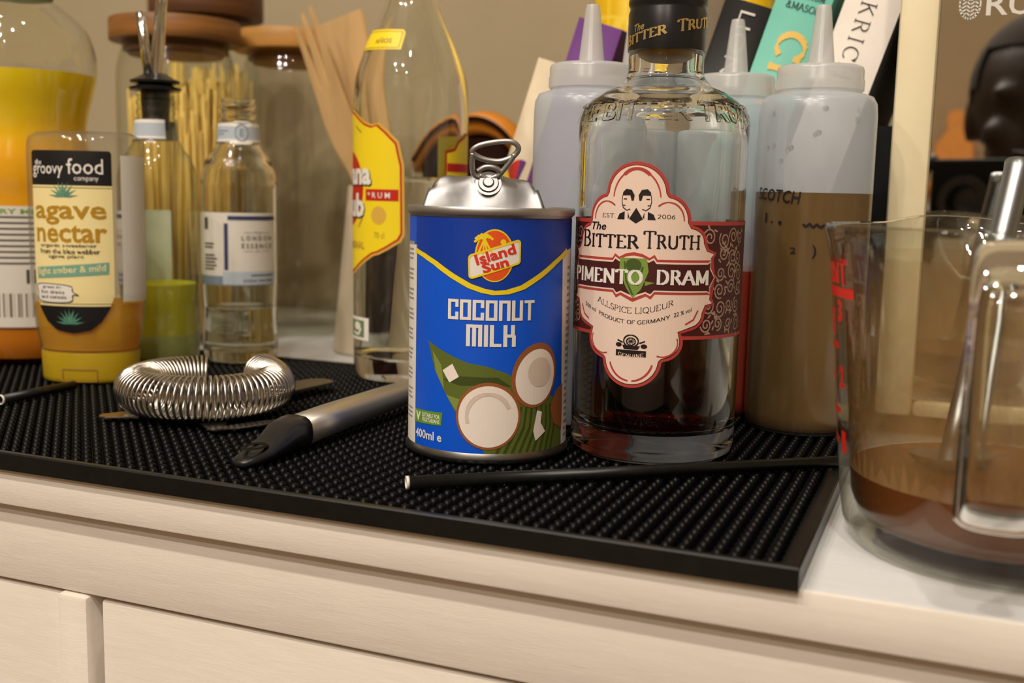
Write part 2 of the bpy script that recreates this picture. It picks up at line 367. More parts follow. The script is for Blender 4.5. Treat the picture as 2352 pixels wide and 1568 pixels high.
thin('ldpe', (.86, .88, .90, 1), (.6, .62, .65, 1), haze=.56, hazecol=(.80, .855, .94, 1), rough=.25, refl=.8)
thin('ldpe_wet', (.95, .95, .93, 1), (.75, .75, .7, 1), haze=.05, hazecol=(.9, .9, .9, 1), rough=.2, refl=.9)
thin('ldpe_cap', (.8, .8, .8, 1), (.6, .6, .6, 1), haze=.62, hazecol=(.92, .92, .92, 1), rough=.25)
cloudy('squash', S(245, 170, 6), .0, dif=.85)
_m = M['squash']; _n = _m.node_tree; _tx = _n.nodes.new('ShaderNodeTexCoord'); _sp = _n.nodes.new('ShaderNodeSeparateXYZ'); _n.links.new(_tx.outputs['Object'], _sp.inputs[0])
_no = _n.nodes.new('ShaderNodeTexNoise'); _no.inputs['Scale'].default_value = 40; _n.links.new(_tx.outputs['Object'], _no.inputs[0])
_ad = _n.nodes.new('ShaderNodeMath'); _ad.operation = 'MULTIPLY_ADD'; _ad.inputs[1].default_value = .02; _n.links.new(_no.outputs[0], _ad.inputs[0]); _n.links.new(_sp.outputs[2], _ad.inputs[2])
_rp = _n.nodes.new('ShaderNodeValToRGB'); _mr = _n.nodes.new('ShaderNodeMapRange'); _mr.inputs[1].default_value = .02; _mr.inputs[2].default_value = .195; _n.links.new(_ad.outputs[0], _mr.inputs[0]); _n.links.new(_mr.outputs[0], _rp.inputs[0])
_e = _rp.color_ramp.elements; _e[0].position = .0; _e[0].color = S(206, 120, 10); _e[1].position = 1; _e[1].color = S(255, 228, 0); _x = _e.new(.72); _x.color = S(250, 184, 2); _x = _e.new(.86); _x.color = S(255, 222, 0)
for _q in _n.nodes:
    if _q.type in ('BSDF_TRANSLUCENT', 'BSDF_DIFFUSE'): _n.links.new(_rp.outputs[0], _q.inputs[0])
cloudy('lime_juice', S(226, 218, 70), .20, dif=.7); cloudy('lime_sediment', S(212, 216, 150), .05)
cloudy('amber', S(250, 194, 14), .42, trcol=(.98, .76, .12, 1), dif=.7)
cloudy('scotch_brown', S(132, 98, 34), .10, dif=.7); cloudy('orange_red', S(216, 74, 26), .05)
mat('jug_brown', S(124, 72, 32), .25, noise=.1, nscale=20)
mat('agave_cap', S(172, 142, 24), .35, noise=.06)
for nm, c in dict(p_blue=(4, 84, 212), p_navy=(4, 54, 158), p_white=(232, 226, 218), p_yellow=(236, 208, 26), p_red=(214, 52, 34), p_orange=(226, 84, 30), p_leaf=(92, 104, 40), p_leafd=(60, 72, 26), p_leafl=(128, 142, 66),
     p_husk=(150, 88, 48), p_coco=(238, 226, 216), p_cocos=(214, 196, 182), p_vgreen=(96, 146, 40), p_grey=(150, 150, 155), p_cream=(232, 206, 190), p_crim=(176, 62, 56), p_maroon=(70, 24, 24), p_ink=(30, 20, 24),
     p_tan=(170, 140, 120), p_olive=(120, 150, 62), p_olived=(66, 86, 34), p_gold=(214, 170, 70), p_rumy=(240, 212, 30), p_rumr=(190, 34, 22), p_sand=(240, 222, 160), p_black=(22, 20, 22), p_ochre=(176, 132, 24), p_teal=(118, 166, 146),
     p_teald=(84, 140, 118), p_lblue=(176, 186, 196), p_steelb=(120, 134, 150), p_label=(214, 208, 198), p_inkblue=(52, 58, 96), p_text=(70, 66, 64), p_barc=(120, 100, 84), p_jred=(226, 40, 24), p_bronze=(160, 122, 54), p_tgreen=(110, 128, 92)).items(): P(nm, *c)
mat('p_foil', (.75, .55, .22, 1), .3, .8)
mat('book_black', S(24, 22, 22), .45, noise=.1); mat('book_teal', S(108, 184, 166), .5, noise=.05); mat('book_white', S(222, 212, 202), .5, noise=.04)
mat('book_beige', S(214, 196, 168), .55, noise=.05); mat('book_purple', S(104, 56, 124), .5, noise=.08); mat('book_brown', S(112, 96, 76), .55, noise=.08)
mat('pages', S(206, 200, 172), .7, noise=.1, nscale=400, stretch=(1, .02, .02)); mat('book_gold', S(238, 200, 106), .5)
mat('micro_cream', S(228, 214, 178), .35, noise=.03); mat('micro_black', (.01, .01, .01, 1), .3); mat('micro_mirror', (.80, .80, .78, 1), .015, 1); mat('badge', (.78, .76, .7, 1), .3, .3)
mat('packet_orange', S(206, 128, 30), .4, noise=.1); mat('packet_brown', S(34, 16, 9), .7, spec=.05, noise=.1)
mat('skin', S(46, 32, 26), .5, noise=.1); mat('hair', S(40, 29, 20), .95, bump=.6, bscale=400); mat('shirt', S(40, 40, 46), .8, noise=.15); mat('board_wood', S(206, 140, 60), .5, noise=.25, stretch=(8, 1, .6))  # skin lowered so its colour holds the backlit darkness of the face
# honeycomb-printed yellow bag
m, n, out = nt('bag_yellow'); b = n.nodes.new('ShaderNodeBsdfPrincipled'); b.inputs['Roughness'].default_value = .4
tc = n.nodes.new('ShaderNodeTexCoord'); v = n.nodes.new('ShaderNodeTexVoronoi'); v.feature = 'DISTANCE_TO_EDGE'; v.inputs['Scale'].default_value = 62; v.inputs['Randomness'].default_value = .15
n.links.new(tc.outputs['Object'], v.inputs[0]); rp = n.nodes.new('ShaderNodeValToRGB'); rp.color_ramp.elements[0].color = S(246, 214, 70); rp.color_ramp.elements[1].color = S(232, 186, 12)
rp.color_ramp.elements[0].position = .03; rp.color_ramp.elements[1].position = .10
n.links.new(v.outputs[0], rp.inputs[0]); n.links.new(rp.outputs[0], b.inputs['Base Color']); n.links.new(b.outputs[0], out.inputs[0]); M['bag_yellow'] = m
m, n, out = nt('lamp_glow'); e = n.nodes.new('ShaderNodeEmission'); e.inputs[0].default_value = (1, .84, .66, 1); e.inputs[1].default_value = 14; n.links.new(e.outputs[0], out.inputs[0]); M['lamp_glow'] = m

# ------------------------------------------------------------------ room shell
WY, RX0, RX1, RY0, FZ = .965, -2.0, 1.6, -2.0, -.86
def plane(name, a, b, c, d, material): return struct(obj(name, [a, b, c, d], [(0, 1, 2, 3)], material, smooth=False))
plane('wall_back', (RX0, WY, FZ), (RX1, WY, FZ), (RX1, WY, CEIL), (RX0, WY, CEIL), 'wall_paint')
plane('wall_front', (RX1, RY0, FZ), (RX0, RY0, FZ), (RX0, RY0, CEIL), (RX1, RY0, CEIL), 'wall_paint')
plane('wall_left', (RX0, RY0, FZ), (RX0, WY, FZ), (RX0, WY, CEIL), (RX0, RY0, CEIL), 'wall_paint')
plane('wall_right', (RX1, WY, FZ), (RX1, RY0, FZ), (RX1, RY0, CEIL), (RX1, WY, CEIL), 'wall_paint')
plane('ceiling', (RX0, RY0, CEIL), (RX0, WY, CEIL), (RX1, WY, CEIL), (RX1, RY0, CEIL), 'ceiling_paint')
plane('floor', (RX0, RY0, FZ), (RX1, RY0, FZ), (RX1, WY, FZ), (RX0, WY, FZ), 'floor_wood')
for sx, sy in SPOTS:
    t = thing('ceiling_downlight', 'small round recessed downlight in the white ceiling', 'lamp', (sx, sy, CEIL), 0, 'recessed ceiling downlights')
    lathe('trim_ring', [(.042, 0), (.055, 0), (.055, -.004), (.050, -.007), (.042, -.004)], 'chrome', t, 32, closed=True)
    lathe('lamp_face', [(0, -.003), (.040, -.003), (.040, -.001)], 'lamp_glow', t, 24, cap=False)

# ------------------------------------------------------------------ sideboard
CX0, CX1 = -1.15, .75
t = thing('sideboard', 'white painted sideboard cabinet carrying all the bottles, seen at its front edge', 'sideboard', (0, .65, FZ))
def cb(nm, x0, x1, y0, y1, z0, z1, m='cabinet_paint', bev=.0012, par=t):
    o = box(nm, x0, x1, y0-.65, y1-.65, z0-FZ, z1-FZ, m, par, bev); return o
cb('worktop', CX0, CX1, .3468, .955, -.0165, 0, 'top_paint_cool_lit', .0004); cb('worktop_edge', CX0, CX1, .345, .3467, -.0165, 0, 'cabinet_paint', .0008)  # edge keeps the front tone; only the top is coloured for overhead light
cb('front_rail', CX0, CX1, .3515, .372, -.0535, -.0166)
cb('carcass', CX0, CX1, .374, .945, -.80, -.0167, 'gap_dark', 0)
cb('plinth', CX0+.02, CX1-.02, .38, .94, -.86, -.8005)
cb('divider_post', -.3555, -.3385, .3495, .373, -.80, -.0542, bev=.0025)
for x0, x1 in ((-.745, -.3565), (-.3335, .06), (.075, .46)):
    d = cb('drawer_front', x0, x1, .3535, .3738, -.26, -.0555, bev=.0012)
    o = lathe('knob', [(0, 0), (.006, 0), (.006, .012), (.014, .018), (.015, .026), (.008, .031), (0, .031)], 'steel', d, 24)
    o.rotation_euler = (pi/2, 0, 0); o.location = ((x0+x1)/2, .3535-.65, -.16-FZ)

# ------------------------------------------------------------------ bar mat with rubber nubs
MX0, MX1, MY0, MY1, MT = -.80, -.039, .3420, .628, .008
t = thing('bar_mat', 'long black rubber bar mat with rows of round nubs along the sideboard edge', 'bar mat', ((MX0+MX1)/2, (MY0+MY1)/2, 0))
ox, oy = (MX0+MX1)/2, (MY0+MY1)/2
bm = bmesh.new()
def ringv(x0, x1, y0, y1, z): return [bm.verts.new((x-ox, y-oy, z)) for x, y in ((x0, y0), (x1, y0), (x1, y1), (x0, y1))]
R_ = [ringv(MX0, MX1, MY0, MY1, .0002), ringv(MX0, MX1, MY0, MY1, MT-.0006), ringv(MX0+.0006, MX1-.0006, MY0+.0006, MY1-.0006, MT), ringv(MX0+.004, MX1-.0045, MY0+.0028, MY1-.004, MT), ringv(MX0+.005, MX1-.0055, MY0+.0036, MY1-.005, .0032)]
bm.faces.new(R_[0][::-1]); bm.faces.new(R_[-1])
for a, b in zip(R_, R_[1:]):
    for i in range(4): bm.faces.new((a[i], a[(i+1) % 4], b[(i+1) % 4], b[i]))
bobj('tray', bm, 'rubber_edge', t)
NP = [(0.0021, .0030), (.0020, .0062), (.0015, .0075), (.0006, .008)]
def nub_geo(cx, cyy, vs, fs, sd=7):
    b = len(vs)
    for r, z in NP:
        for k in range(sd): vs.append((cx+r*cos(2*pi*k/sd), cyy+r*sin(2*pi*k/sd), z))
    for i in range(len(NP)-1):
        for k in range(sd): fs.append((b+i*sd+k, b+i*sd+(k+1) % sd, b+(i+1)*sd+(k+1) % sd, b+(i+1)*sd+k))
    fs.append([b+(len(NP)-1)*sd+k for k in range(sd)])
nubs = []
y = .3503
while y < MY1-.007:
    x = -.0492
    while x > MX0+.008: nubs.append((x, y)); x -= .00585
    y += .0061
nubs.sort(key=lambda p: p[0]**2+p[1]**2)
hid = [(-.1943, .4504, .034), (-.1254, .4828, .035)]
vis = [p for p in nubs if not any((p[0]-a)**2+(p[1]-b)**2 < r*r for a, b, r in hid)]
near = vis[:300]; ns = set(near); vs, fs = [], []; nub_geo(0, 0, vs, fs, 8)
n0 = obj('nub', vs, fs, 'rubber', t); n0.location = (near[0][0]-ox, near[0][1]-oy, 0)
for px, py in near[1:]:
    c_ = n0.copy(); COL.objects.link(c_); c_.parent = t; c_.location = (px-ox, py-oy, 0)
vs, fs = [], []
for px, py in nubs:
    if (px, py) not in ns: nub_geo(px-ox, py-oy, vs, fs)
o = obj('nub_field', vs, fs, 'rubber', t); o['kind'] = 'stuff'

# ------------------------------------------------------------------ coconut milk can
ZB = .008
def canr(x, y, label, name, cat): return thing(name, label, cat, (x, y, ZB), face_cam(x, y))
t = canr(-.1943, .4504, 'blue tin can of coconut milk with its lid torn up and ring pull raised', 'coconut_milk_can', 'can')
RC = .0362
lathe('tin_body', [(0, .003), (.0325, .003), (.0335, .0005), (.0352, 0), (.0368, .0012), (.0369, .0028), (.0356, .0045), (.0356, .1045), (.0366, .1058), (.0373, .1064), (.0375, .1086), (.0370, .1094), (.0358, .1094), (.0352, .1086), (.0350, .104), (.0350, .005), (0, .005)], 'tin', t, 80)
o = lathe('bottom_seam', [(.0352, -.0001), (.0370, .0010), (.0373, .0026), (.0362, .0048), (.0350, .0048)], 'tin_dark', t, 80, closed=True)
cs = cylsurf(.0358, ZB)
lab = decal('paper_label', g_rect(-.1123, .0125, .1124, .1128), 'p_blue', t, cs, .0003, .002)
U0 = .0010
def cp(nm, g, m_, lv, lb=None): return decal(nm, g, m_, lab, cs, .0003+.00008*lv, .002, label=lb)
curve = mm([(-39.3, 98.3), (-32, 96.3), (-25.3, 93.6), (-16.2, 88.5), (-8.3, 84.5), (-2.7, 82.7), (1.8, 81.9), (7.4, 82.3), (14.1, 84.3), (22.5, 89.0), (31.6, 94.5), (41.5, 99.2)])
cp('navy_field', g_poly([(-.0393, .1128)]+curve+[(.0465, .1012), (.060, .1012), (.060, .1128)]), 'p_navy', 1)
cp('side_panel', g_rect(-.060, .0125, -.0386, .1005), 'p_white', 1); cp('side_panel', g_poly(mm([(37.5, 97), (41.5, 99.2), (58, 101), (58, 12.5), (41, 12.5)])), 'p_white', 1)
txt = [g_rect(-.052, .1005, -.041, .1018)]
for k in range(9):
    zz = .098-k*.0088
    txt += [g_rect(-.050, zz-.0010*j*2, -.0415-.002*random.random(), zz+.0008-.0010*j*2) for j in range(3)]
for k in range(26): txt.append(g_rect(.0435, .016+k*.003, .047+.003*random.random(), .0172+k*.003))
cp('small_print', g_join(*txt[:28]), 'p_grey', 2); cp('small_print', g_join(*txt[28:]), 'p_grey', 2)
cp('yellow_swoosh', g_stroke(curve, .0017, wv=.0017), 'p_yellow', 3)
# island sun badge
sun = [(x, y) for x, y in ell(.0017, .0975, .0076, .0104, 40)]
cp('badge_edge', g_poly(ell(.0017, .0975, .0082, .0110, 40)), 'p_yellow', 3)
cp('badge_sun', g_poly(sun), 'p_orange', 4)
fr = []
for a in (150, 115, 85, 55, 25, 200): fr.append(g_stroke([(-.0028, .1045), (-.0028+.0022*cos(radians(a)), .1050+.0016*sin(radians(a))), (-.0028+.0042*cos(radians(a)), .1035+.0014*sin(radians(a)))], .0007))
for dx in (-.0022, -.0006, .0008, .0024): fr.append(g_stroke([(-.0026, .1045), (-.0024+dx*.8, .1005), (-.0022+dx*1.5, .0972)], .0006))
fr.append(g_poly(ell(.0052, .1032, .0012, .0012, 12)))
cp('palm_mark', g_join(*fr), 'p_yellow', 5)
bq = mm([(-8.9, 96.2), (-8.2, 97.4), (11.4, 103.9), (12.3, 103.0), (12.3, 95.4), (11.6, 94.4), (-7.6, 88.0), (-8.6, 88.8)])
cp('badge_banner_edge', g_outline(bq, .0007), 'p_yellow', 6); cp('badge_banner', g_poly(bq), 'p_white', 5)
cp('badge_lettering', g_join(fit(g_text('Island', .03), -.0066, .0958, .0106, .1003, .31), fit(g_text('Sun', .04), -.0036, .0915, .0076, .0957, .31)), 'p_red', 7)
cp('title_lettering', g_join(fit(g_block('COCONUT'), -.0180, .0702, .0198, .0788), fit(g_block('MILK'), -.0096, .0591, .0114, .0684)), 'p_white', 3)
leaf = mm([(-28.8, 60.0), (-22, 56.8), (-15.7, 54.4), (-8.7, 51.9), (-.3, 50.6), (8.1, 47.7), (14.1, 43.3), (38.7, 33), (40.9, 12.7), (-.5, 12.7), (-8.2, 22.5), (-15.3, 32.3), (-19.7, 39.4), (-24.6, 47.4)])
cp('leaf_picture', g_poly(leaf), 'p_leaf', 1)
cp('leaf_veins', g_join(*[g_stroke(mm([(4+k*3.4, 13), (10+k*3.0, 24), (12+k*2.6, 33)]), .0009) for k in range(9)], g_poly(mm([(-20, 44), (-12, 46), (4, 46), (10, 42), (0, 43), (-12, 42)]))), 'p_leafd', 2)
cp('leaf_light', g_join(g_poly(mm([(-24, 47), (-19.5, 39.6), (-21, 50), (-26, 56)])), g_poly(mm([(-18.5, 37.5), (-13, 30), (-12, 36)]))), 'p_leafl', 2)
cp('coconut_cube', g_poly(mm([(-20.3, 47.9), (-15.6, 51.1), (-12.5, 45.7), (-16.9, 42.9)])), 'p_coco', 3)
cp('coconut_shell', g_join(g_poly(mm(ell(.4, 29.2, 14.0, 14.6, 44))), g_poly(mm(ell(21.8, 46.3, 11.8, 14.2, 40, -.25))), g_poly(mm([(40.6, 41), (34, 38), (30.4, 31), (33, 24), (40.8, 20)]))), 'p_husk', 3)
cp('coconut_flesh', g_join(g_poly(mm(ell(.4, 29.0, 12.9, 13.3, 44))), g_poly(mm(ell(22.0, 45.6, 10.2, 12.2, 40, -.25))), g_poly(mm([(22.5, 30.9), (25.2, 30.0), (24.6, 25.3), (27.4, 21.1), (22.0, 17.5), (20.7, 21.9)]))), 'p_coco', 4)
cp('coconut_hollow', g_join(g_stroke(mm(ell(.4, 29.2, 9.2, 9.6, 24, 0, 20, 200)), .0014), g_poly(mm(ell(23.5, 47.6, 6.2, 6.4, 28, -.25)))), 'p_cocos', 5)
cp('vegetarian_mark', g_poly(mm([(-38.3, 28.6), (-20.2, 29.3), (-20.8, 23.5), (-38.9, 22.6)])), 'p_vgreen', 2)
cp('volume_lettering', g_join(fit(g_text('V', .05), -.0375, .0238, -.0335, .0278), fit(g_text('SUITABLE FOR\nVEGETARIANS', .02), -.0325, .0240, -.0215, .0280), fit(g_text('400ml e', .02), -.0375, .0163, -.0205, .0203)), 'p_white', 3)
# torn lid: a bent tin sheet rising inside the rim, plus rivet
NU, NV = 32, 20; vs, fs = [], []
for j in range(NV+1):
    q = j/NV
    for i in range(NU+1):
        s = -1+2*i/NU
        if q < .5:      # steep front flap, trapezoid, leaning back
            k = q/.5; hw = .0285*(1-k)+.0200*k; z = .1015+(.1232-.1015)*sin(k*pi/2)**.9; yy = -.010+.011*k
        else:           # crest folds over and slopes down to the rear rim
            k = (q-.5)/.5; hw = .0200+.0085*k; z = .1232-.019*k**1.3; yy = .001+.022*k
        x = s*hw-.0040*(1-.4*abs(q-.5)); c_ = abs(s)**9*.0035*(q > .25)
        z -= c_; z += .0009*sin(5*s+1.5)*(1-abs(2*q-1)**3)+.0005*sin(19*q-6*s); yy += .0016*sin(6*s+2+3*q)*(1-abs(2*q-1)**2)
        vs.append((x, yy, z))
for j in range(NV):
    for i in range(NU): a = j*(NU+1)+i; fs.append((a, a+1, a+NU+2, a+NU+1))
lid = obj('torn_lid', vs, fs, 'tin_lid', t); md = lid.modifiers.new('s', 'SOLIDIFY'); md.thickness = .0004
rv = lathe('rivet', [(0, .0016), (.0020, .0016), (.0026, .0008), (.0042, .0008), (.0046, 0), (.0058, 0)], 'tin_lid', lid, 28, cap=False); rv.location = (-.0015, -.0052, .1195); rv.rotation_euler = (radians(62), 0, 0)
ring = [(-8.9, 132.9), (-6.1, 135.6), (1.6, 137.4), (8.2, 137.6), (11.3, 135.2), (9.6, 131.9), (5, 129.6), (0.5, 129.2), (-5.2, 130.4)]
pr = bpy.data.objects.new('pull_ring', None)
vs, fs = tube_geo(cr3([(x*.001, -.004-(v-124)*.00035, (v)*.001) for x, v in ring], 6, True), .00125, 8, True)
for leg in ([(-8.6, 132.5), (-8.9, 128), (-8.0, 123.2), (-4, 121.6)], [(9.8, 132.4), (7, 128), (3.4, 123.6), (1, 121.6)], [(-6.5, 124.6), (-3, 126.6), (1, 126.4), (4, 124.4)], [(-5.5, 123), (-1.5, 121.6), (2.5, 123)]):
    tube_geo(cr3([(x*.001, -.0045-(v-124)*.00035, v*.001) for x, v in leg], 5), .0012, 8, False, vs, fs)
obj('pull_ring', vs, fs, 'tin', t)

# ------------------------------------------------------------------ pimento dram bottle
BX, BY = -.1254, .4828
t = canr(BX, BY, 'clear glass liqueur bottle with cream scalloped label, black capsule and dark liquid', 'liqueur_bottle', 'bottle')
RP = .0375
outer = [(0, .0035), (.026, .0028), (.031, .0004), (.0335, 0), (.0362, .0020), (.0373, .0060), (.0375, .012), (.0375, .138)]+smoothprof([(.0375, .138), (.0376, .1466), (.0352, .1540), (.0290, .1596), (.0208, .1642), (.0172, .1680), (.0166, .1740), (.0166, .190)])[1:]
inner = [(.0130, .190), (.0130, .170)]+smoothprof([(.0130, .170), (.0170, .1610), (.0260, .1560), (.0322, .1510), (.0345, .1440), (.0346, .136)])[1:]+[(.0346, .020), (.0340, .0155), (.0310, .0125), (.020, .0118), (0, .0116)]
lathe('glass', outer+inner, 'glass', t, 96)
lathe('liquid', [(0, .0118), (.0198, .0120), (.0309, .0127), (.0339, .0157), (.0345, .0202), (.0345, .092), (0, .092)], 'dark_liqueur', t, 72)
# raised glass lettering round the shoulder
def shr(v):
    pts = [(.138, .0375), (.1466, .0376), (.1540, .0352), (.1596, .0290)]
    for (a, ra), (b, rb) in zip(pts, pts[1:]):
        if v <= b: return ra+(rb-ra)*max(0, (v-a))/(b-a)
    return .029
gt = g_join(fit(g_text('THE BITTER TRUTH', .02), -.0530, .1465, .0530, .1545))
em = decal('raised_lettering', gt, 'glass', t, lambda u, v, o: ((shr(v)+o)*cos(-pi/2+u/.036), (shr(v)+o)*sin(-pi/2+u/.036), v), .0001, .003, .002); md = em.modifiers.new('s', 'SOLIDIFY'); md.thickness = .0009; md.offset = 1
ps = cylsurf(RP, ZB, -.0101)
band = decal('label_band', g_rect(-.088, .0635, .088, .1135), 'p_maroon', t, ps, .00025, .002, label='maroon band printed with beige scrollwork')
def pp(nm, g, m_, lv, par=None): return decal(nm, g, m_, par or lbl, ps, .00025+.00008*lv, .002)
sc = []
rr = random.Random(3)
def spiral(cx, cz, r0, a0, dr, turns=1.6):
    return [(cx+r0*(1-.8*q/18)*cos(a0+dr*turns*2*pi*q/18), cz+1.15*r0*(1-.8*q/18)*sin(a0+dr*turns*2*pi*q/18)) for q in range(19)]
for side in (-1, 1):
    for row in range(6):
        for k in range(4):
            cx = side*(.0335+.0066*k+.0012*rr.uniform(-1, 1)); cz = .0700+.0073*row+.0010*rr.uniform(-1, 1)
            if abs(cx) < .0375 and .080 < cz < .100: continue
            r0 = rr.uniform(.0026, .0036); a0 = rr.random()*6.28; dr = rr.choice((-1, 1))
            sc.append(g_stroke(spiral(cx, cz, r0, a0, dr), .00050))
            for q in range(3):
                a = rr.random()*6.28; lx, lz = cx+r0*1.2*cos(a), cz+r0*1.3*sin(a)
                sc.append(g_poly(ell(lx, lz, .0012, .00045, 8, rr.random()*3.1)))
pp('scrollwork', g_join(*sc), 'p_tan', 1, band)
pp('band_edge', g_rect(-.088, .1118, .088, .1135), 'p_crim', 1, band); pp('band_edge', g_rect(-.088, .0635, .088, .0650), 'p_crim', 1, band)
half = ell(0, 124.3, 13.9, 13.4, 12, 0, 90, 4)+ell(12.9, 113.2, 10.5, 11.2, 9, 0, 82, 0)+ell(23.6, 104.6, 7.4, 7.0, 6, 0, 85, 0)+[(32.2, 102.0), (36.4, 100.2), (34.9, 97.8), (36.1, 89.6), (34.9, 80.8), (36.5, 78.4), (32.4, 77.0)]+ell(23.4, 74.4, 8.0, 7.2, 6, 0, 0, -75)+ell(12.3, 62.2, 9.6, 8.4, 9, 0, 28, -82)+ell(0, 54.4, 13.2, 12.4, 10, 0, -5, -90)
def inset(pts, d):
    o = []; n_ = len(pts)
    for i in range(n_):
        (ax_, ay), (bx, by), (cx, cyy) = pts[i-1], pts[i], pts[(i+1) % n_]
        e1 = Vector((bx-ax_, by-ay)).normalized(); e2 = Vector((cx-bx, cyy-by)).normalized(); m_ = e1+e2
        m_ = m_.normalized() if m_.length > 1e-6 else e1; o.append((bx+m_.y*d, by-m_.x*d))
    return o
full = mm(half+[(-x, y) for x, y in half[-2:0:-1]])
lbl = pp('front_label', g_poly(full), 'p_crim', 2, t); lbl['label'] = 'cream scalloped label with red edge and black lettering'
pp('label_shade', g_poly(inset(full, .0013)), 'p_maroon', 3); pp('label_paper', g_poly(inset(full, .0016)), 'p_cream', 4)
ln = []
for s in (-1, 1):
    ln += [g_stroke(mm([(s*x, y) for x, y in ell(0, 122, 10.2, 12.4, 14, 0, 5, 88)]), .0005), g_stroke(mm([(s*x, y) for x, y in ell(13.6, 113.5, 6.6, 7.6, 12, 0, 0, 130)]), .0005),
           g_stroke(mm([(s*x, y) for x, y in ell(13.2, 62, 6.4, 6.0, 12, 0, -110, 20)]), .0005), g_stroke(mm([(s*x, y) for x, y in ell(0, 55, 9.6, 10.0, 12, 0, -85, -15)]), .0006), g_stroke(mm([(s*28, 76), (s*26, 72), (s*22.5, 70)]), .0005)]
ln.append(g_stroke(mm(ell(0, 124, 8.5, 10.8, 16, 0, 50, 130)), .0011))
pp('line_ornament', g_join(*ln), 'p_crim', 5)
bn = [(0, 100.0), (3.5, 99.4), (6.6, 97.8), (8.6, 99.2), (9.8, 97.2), (33.0, 97.2), (34.2, 98.4), (34.0, 94.8), (36.4, 90), (34.0, 84.6), (34.2, 81.6), (33, 82.6), (9.2, 82.6), (7.6, 80.4), (5.5, 81.6), (0, 79.0)]
bn2 = mm(bn+[(-x, y) for x, y in bn[-2:0:-1]])
pp('banner_edge', g_poly(bn2), 'p_crim', 5); pp('banner_rule', g_poly([(x*.975, .0897+(y-.0897)*.86) for x, y in bn2]), 'p_cream', 6); pp('banner', g_poly([(x*.965, .0897+(y-.0897)*.76) for x, y in bn2]), 'p_maroon', 7)
pp('berry_picture', g_join(g_poly(mm([(-6, 97.5), (5.5, 97.5), (6.4, 92), (3.5, 84.5), (0, 80.6), (-3, 85), (-6.2, 92)])), g_poly(mm([(5, 88), (9, 87.4), (5, 86)]))), 'p_olive', 8)
pp('berry_shade', g_join(g_poly(mm(ell(0, 94.6, 3.4, 2.8, 16))), g_stroke(mm([(-4, 96), (-3, 88), (0, 82)]), .0006), g_stroke(mm([(4, 94), (2, 86)]), .0006)), 'p_olived', 9)
pp('product_lettering', g_join(fit(g_serif('PIMENTO', .24, .1, .1), -.0338, .0862, .0042, .0928), fit(g_serif('DRAM', .24, .1, .12), .0098, .0866, .0322, .0932)), 'p_white', 10)
tl = [fit(g_serif('BITTER', .15, .07, .08, small=.78), -.0282, .1012, .0020, .1088), fit(g_serif('TRUTH', .15, .07, .08, small=.78), .0036, .1016, .0276, .1092), fit(g_text('The', .02, .25), -.0222, .1088, -.0136, .1122),
      bend(fit(g_serif('ALLSPICE LIQUEUR', .10, .05, .06), -.0172, .0736, .0172, .0766), 14), bend(fit(g_serif('PRODUCT OF GERMANY', .15, .08, .08, 0), -.0160, .0694, .0160, .0712), 12), bend(fit(g_text('22 % vol', .01), .0175, .0706, .0250, .0724), 8), bend(fit(g_text('500 ml', .01), -.0250, .0706, -.0180, .0724), 8),
      fit(g_serif('EST.', .12, .06), -.0158, .1142, -.0090, .1160), fit(g_serif('2006', .12, .06), .0092, .1142, .0164, .1160)]
pp('label_lettering', g_join(*tl), 'p_ink', 5)
por = []
for s, (hx) in ((-1, -3.6), (1, 3.9)):
    por += [g_poly(mm([(hx-s*2.6, 121.6), (hx-s*2.9, 123.8), (hx-s*1.6, 126.0), (hx+s*.8, 126.4), (hx+s*2.2, 125.0), (hx+s*2.4, 123.6), (hx-s*1.0, 123.7), (hx-s*1.7, 121.4)])), g_rect(*[v*.001 for v in (min(hx+s*.4, hx+s*1.9), 121.9, max(hx+s*.4, hx+s*1.9), 122.4)]),
            g_stroke(mm([(hx+s*2.4, 123.6), (hx+s*2.6, 121), (hx+s*2.0, 118.6), (hx+s*.4, 117.4), (hx-s*1.2, 118)]), .0003), g_rect(*[v*.001 for v in (min(hx+s*1.0, hx+s*2.1), 119.3, max(hx+s*1.0, hx+s*2.1), 119.7)]),
            g_poly(mm([(hx+s*4.6, 113.6), (hx+s*3.6, 115.9), (hx+s*1.2, 117.0), (hx+s*1.2, 113.6)])), g_poly(mm([(hx-s*.2, 116.8), (hx-s*.2, 113.9), (hx-s*.9, 114.6)]))]
por += [g_poly(mm([(0.2, 118.6), (3.2, 113.9), (0.2, 112.0), (-2.8, 113.9)]))]
fru = [g_stroke(mm(ell(0, 62.2, 3.2, 2.6, 18, 0, 0, 359)), .0005), g_stroke(mm(ell(0, 62.0, 2.0, 1.6, 14, 0, 0, 359)), .0004), g_poly(mm(ell(-5.4, 60.4, 1.4, 1.0, 10))), g_poly(mm(ell(5.6, 60.2, 1.4, 1.0, 10))), g_poly(mm([(-3.8, 60.4), (4, 60.2), (3, 58.6), (-3, 58.6)])), g_stroke(mm([(-6, 62.4), (-3.6, 61.4)]), .0005), g_stroke(mm([(6, 62.4), (3.6, 61.4)]), .0005)]
for a in range(0, 180, 30): fru.append(g_stroke(mm([(2.0*cos(radians(a)), 62.1+1.6*sin(radians(a))), (-2.0*cos(radians(a)), 62.1-1.6*sin(radians(a)))]), .0002))
fru.append(bend(g_rect(-.0066, .0545, .0066, .0572), 25))
pp('portrait_emblem', g_join(*por), 'p_ink', 5); pp('fruit_emblem', g_join(*fru), 'p_ink', 5); pp('emblem_lettering', bend(fit(g_serif('GENUINE', .14, .08, .1, 0), -.0055, .0550, .0055, .0566), 25), 'p_cream', 6)
